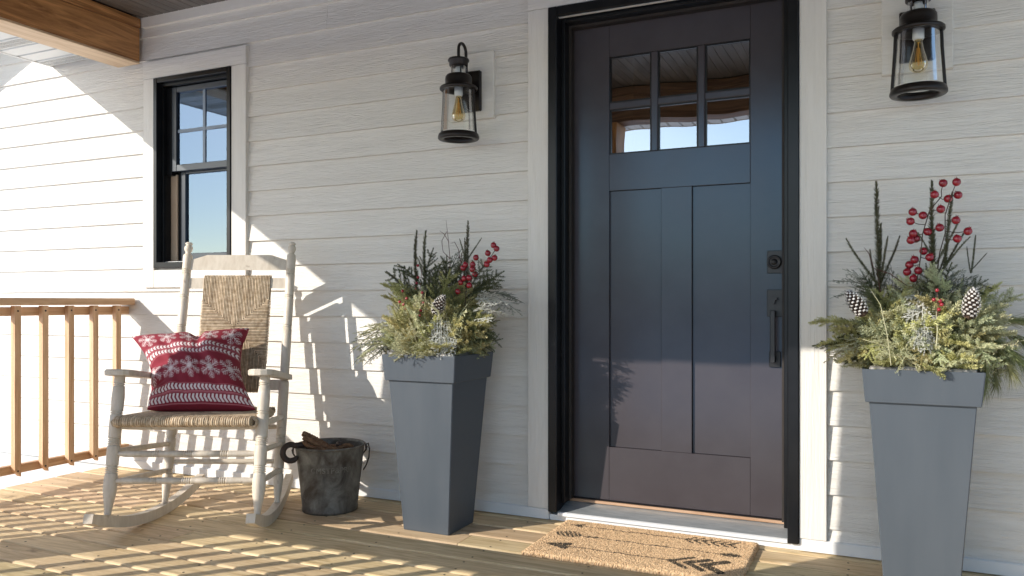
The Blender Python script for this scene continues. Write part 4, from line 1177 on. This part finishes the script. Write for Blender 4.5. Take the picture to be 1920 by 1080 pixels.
# embossed letters following the cone, facing the viewer
cu = bpy.data.curves.new('letters', 'FONT'); cu.body = 'CMSTP&PRR'; cu.size = .033; cu.space_character = 1.08; cu.extrude = .0012; cu.bevel_depth = .0006; cu.align_x = 'CENTER'
to = bpy.data.objects.new('letters_tmp', cu); COL.objects.link(to)
bpy.context.view_layer.update()
lm = bpy.data.meshes.new_from_object(to.evaluated_get(bpy.context.evaluated_depsgraph_get()))
bpy.data.objects.remove(to)
face = math.atan2(-3.2 - BY, 0 - BX) + R(3)
for v in lm.vertices:
    z = .190 + v.co.y; rr = r0 + (r1 - r0) * z / BH + v.co.z - .0006
    a = face + v.co.x / rr
    v.co = (rr * math.cos(a), rr * math.sin(a), z)
lm.materials.clear(); lm.materials.append(mat('worn_emboss', (.12, .11, .09), (.25, .235, .20), ns=40, rough=.5, metal=.3)); link('embossed_letters', lm, bucket)
# ears and the fallen bail
hd = face + R(90)                                     # axis of the ears
c, s_ = math.cos(hd), math.sin(hd)
for sg in (-1, 1):
    ex, ey = sg * c * (r1 + .004), sg * s_ * (r1 + .004)
    b = MB()
    b.tube([(ex + sg * c * .004 + .011 * math.cos(R(a)) * -s_, ey + sg * s_ * .004 + .011 * math.cos(R(a)) * c, BH - .022 + .013 * math.sin(R(a))) for a in range(0, 361, 30)], .0035, 6, False)
    b.build('ear', M_iron, bucket)
b = MB(); pts = []
for k in range(19):
    t = k / 18; a = math.pi * t
    x = math.cos(a) * (r1 + .012); d = math.sin(a) * (r1 + .012)
    back = Vector((-math.cos(face), -math.sin(face), 0))
    pts.append(Vector((c * x, s_ * x, BH - .020)) + back * d * .86 + Vector((0, 0, -d * .62)))
b.tube(pts, .0035, 7); b.build('bail', M_iron, bucket)
# drooping end of the bail on the right of the bucket
q = Vector((-c * (r1 + .006), -s_ * (r1 + .006), 0))
if (Matrix.Rotation(0, 3, 'Z') @ q).x < 0: q = -q
rt = q.normalized()
b = MB(); b.tube([q + Vector((0, 0, BH - .012)), q + rt * .010 + Vector((0, 0, BH - .004)), q + rt * .017 + Vector((0, 0, BH - .03)), q + rt * .014 + Vector((0, 0, BH - .07)), q + rt * .002 + Vector((0, 0, BH - .105)), q - rt * .012 + Vector((.004, -.004, BH - .125))], .0032, 7); b.build('bail_end', M_iron, bucket)
# rope and iron ring held in the bucket
rope = empty('rope_coil', (BX, BY, .20)); tag(rope, 'brown twisted rope ends sticking out of the bucket', 'rope')
def strand(pts, r, twist=9, m=M_leather, n=44, nm='strand'):
    P_ = [Vector(p) for p in pts]
    def at(t):
        t *= len(P_) - 1; k = min(int(t), len(P_) - 2); f = t - k
        p0, p1, p2, p3 = P_[max(k - 1, 0)], P_[k], P_[k + 1], P_[min(k + 2, len(P_) - 1)]
        return .5 * ((2 * p1) + (p2 - p0) * f + (2 * p0 - 5 * p1 + 4 * p2 - p3) * f * f + (3 * p1 - p0 - 3 * p2 + p3) * f ** 3)
    b = MB()
    for j in range(3):
        path = []
        for i in range(n + 1):
            t = i / n; p = at(t); d = (at(min(1, t + .01)) - at(max(0, t - .01))).normalized(); u = d.orthogonal().normalized(); w = d.cross(u); a = twist * 2 * math.pi * t + j * 2.094
            path.append(p + (u * math.cos(a) + w * math.sin(a)) * r * .55)
        b.tube(path, r * .58, 6)
    return b.build(nm, m, rope)
L_ = Vector((math.cos(face + R(90)), math.sin(face + R(90)), 0)); F_ = Vector((math.cos(face), math.sin(face), 0)); Zv = Vector((0, 0, 1))
pp = lambda l, f, z: L_ * l + F_ * f + Zv * (z - .20)
strand([pp(.02, .05, .22), pp(-.005, .06, .285), pp(-.05, .055, .318), pp(-.095, .045, .343), pp(-.118, .04, .352)], .012)
strand([pp(.03, .07, .23), pp(.0, .085, .286), pp(-.045, .08, .305), pp(-.09, .065, .325), pp(-.115, .06, .338)], .012)
strand([pp(.0, .09, .24), pp(-.03, .10, .285), pp(-.07, .09, .296), pp(-.10, .08, .305), pp(-.115, .07, .322)], .010)
strand([pp(.08, .0, .22), pp(.06, .06, .262), pp(.02, .095, .285), pp(-.03, .10, .28), pp(-.07, .07, .24)], .013)
strand([pp(.10, .02, .24), pp(.09, .06, .285), pp(.055, .085, .296), pp(.02, .08, .28)], .012)
strand([pp(-.06, -.06, .24), pp(.0, -.09, .262), pp(.07, -.06, .262), pp(.10, .0, .25), pp(.06, .06, .24)], .014)
hook = empty('iron_hook', (BX, BY, .20)); tag(hook, 'thick dark iron hook curling over the rim of the bucket', 'hook')
b = MB(); pts = [pp(-.075, .02, .21), pp(-.085, .035, .275), pp(-.105, .05, .305)]
cc = pp(-.172, .045, .272)
for a in range(60, 331, 18): pts.append(cc + L_ * .034 * math.cos(R(a)) + Zv * .036 * math.sin(R(a)))
b.tube(pts, [.013] * (len(pts) - 2) + [.011, .008], 12); b.build('curl', M_iron, hook)
b = MB(); b.lathe([(.0001, -.016), (.011, -.012), (.016, 0), (.011, .012), (.0001, .016)], Matrix.Translation(pp(.035, .075, .303)), 14); b.build('knob', M_iron, hook)

# ------------------------------------------------------------------ doormat
def doormat():
    x0, x1, y0, y1, H_ = -1.208, -.420, -.505, -.034, .0165
    nx, ny = 330, 200; V, F, C = [], [], []
    rn = random.Random(4)
    INK = (.09, .10, .11)
    def tri(u, v, u0, u1, vc, h):          # arrow head pointing to u0
        if not u0 <= u <= u1: return False
        f = (u - u0) / (u1 - u0); return abs(v - vc) < h * f and not (f > .8 and abs(v - vc) < h * (f - .8) * 1.5)
    def ink(u, v):
        v += .004 * math.sin(u * 40)
        # back arrow
        if .13 < u < .90 and abs(v - .835) < .0085: return True
        if tri(u, v, .055, .135, .838, .055): return True
        for k in range(6):
            uu = .66 + k * .042
            for s_ in (-1, 1):
                if seg_d(u, v * .6, uu, .835 * .6, uu + .045, (.835 + s_ * .075) * .6) < .0068: return True
        # middle arrow
        if .18 < u < .88 and abs(v - .56) < .0085: return True
        if .035 < u < .19:
            f = (u - .035) / .155; h = .085 * math.sin(math.pi * min(1, f * 1.02)) ** .8
            if abs(v - .565) < h and (math.sin(u * 260 + v * 90) > -.55): return True
        if .865 < u < .955 and abs(v - .56) < .045 * (1 - abs(u - .905) / .05 * .5): return True
        if .20 < u < .27 and abs(v - .56) < .028 * (math.sin(u * 180) > 0): return True
        # front arrow
        if .16 < u < .70 and abs(v - .25) < .0085: return True
        if tri(u, v, .05, .185, .255, .095): return True
        for k in range(3):
            uu = .67 + k * .075
            for s_ in (-1, 1):
                if seg_d(u, v * .6, uu, .25 * .6, uu + .085, (.25 + s_ * .125) * .6) < .0135 + .004 * k: return True
        return False
    for j in range(ny + 1):
        for i in range(nx + 1):
            u, v = i / nx, j / ny
            e = min(u * .788, (1 - u) * .788, v * .471, (1 - v) * .471)
            h = H_ * (1 - math.exp(-e / .0035)) + (rn.uniform(-.0022, .0018) if e > .001 else -.004)
            dx, dy = rn.uniform(-.0012, .0012), rn.uniform(-.0012, .0012)
            if e < .003: dx += rn.uniform(-.003, .003); dy += rn.uniform(-.003, .003)
            V.append((x0 + u * (x1 - x0) + dx, y0 + v * (y1 - y0) + dy, max(.0012, h + .002)))
            g = rn.uniform(.62, 1.2)
            ik = ink(u + rn.uniform(-.003, .003), v + rn.uniform(-.006, .006)) and rn.random() < .93
            C.append(tuple(q * g for q in INK) if ik else (g, g * .99, g * .97))
    for j in range(ny):
        for i in range(nx): a = j * (nx + 1) + i; F.append((a, a + 1, a + nx + 2, a + nx + 1))
    b = MB(); b.add(V, F, False)
    b.add([(x0 + .002, y0 + .002, .001), (x1 - .002, y0 + .002, .001), (x1 - .002, y1 - .002, .001), (x0 + .002, y1 - .002, .001)], [(3, 2, 1, 0)])
    C += [(.3, .3, .3)] * 4
    me = b.mesh('doormat', M_coir); a = me.attributes.new('print', 'FLOAT_COLOR', 'POINT'); a.data.foreach_set('color', [x for c in C for x in (*c, 1)])
    tag(link('doormat', me), 'tan coir doormat printed with three dark arrows', 'doormat')
doormat()
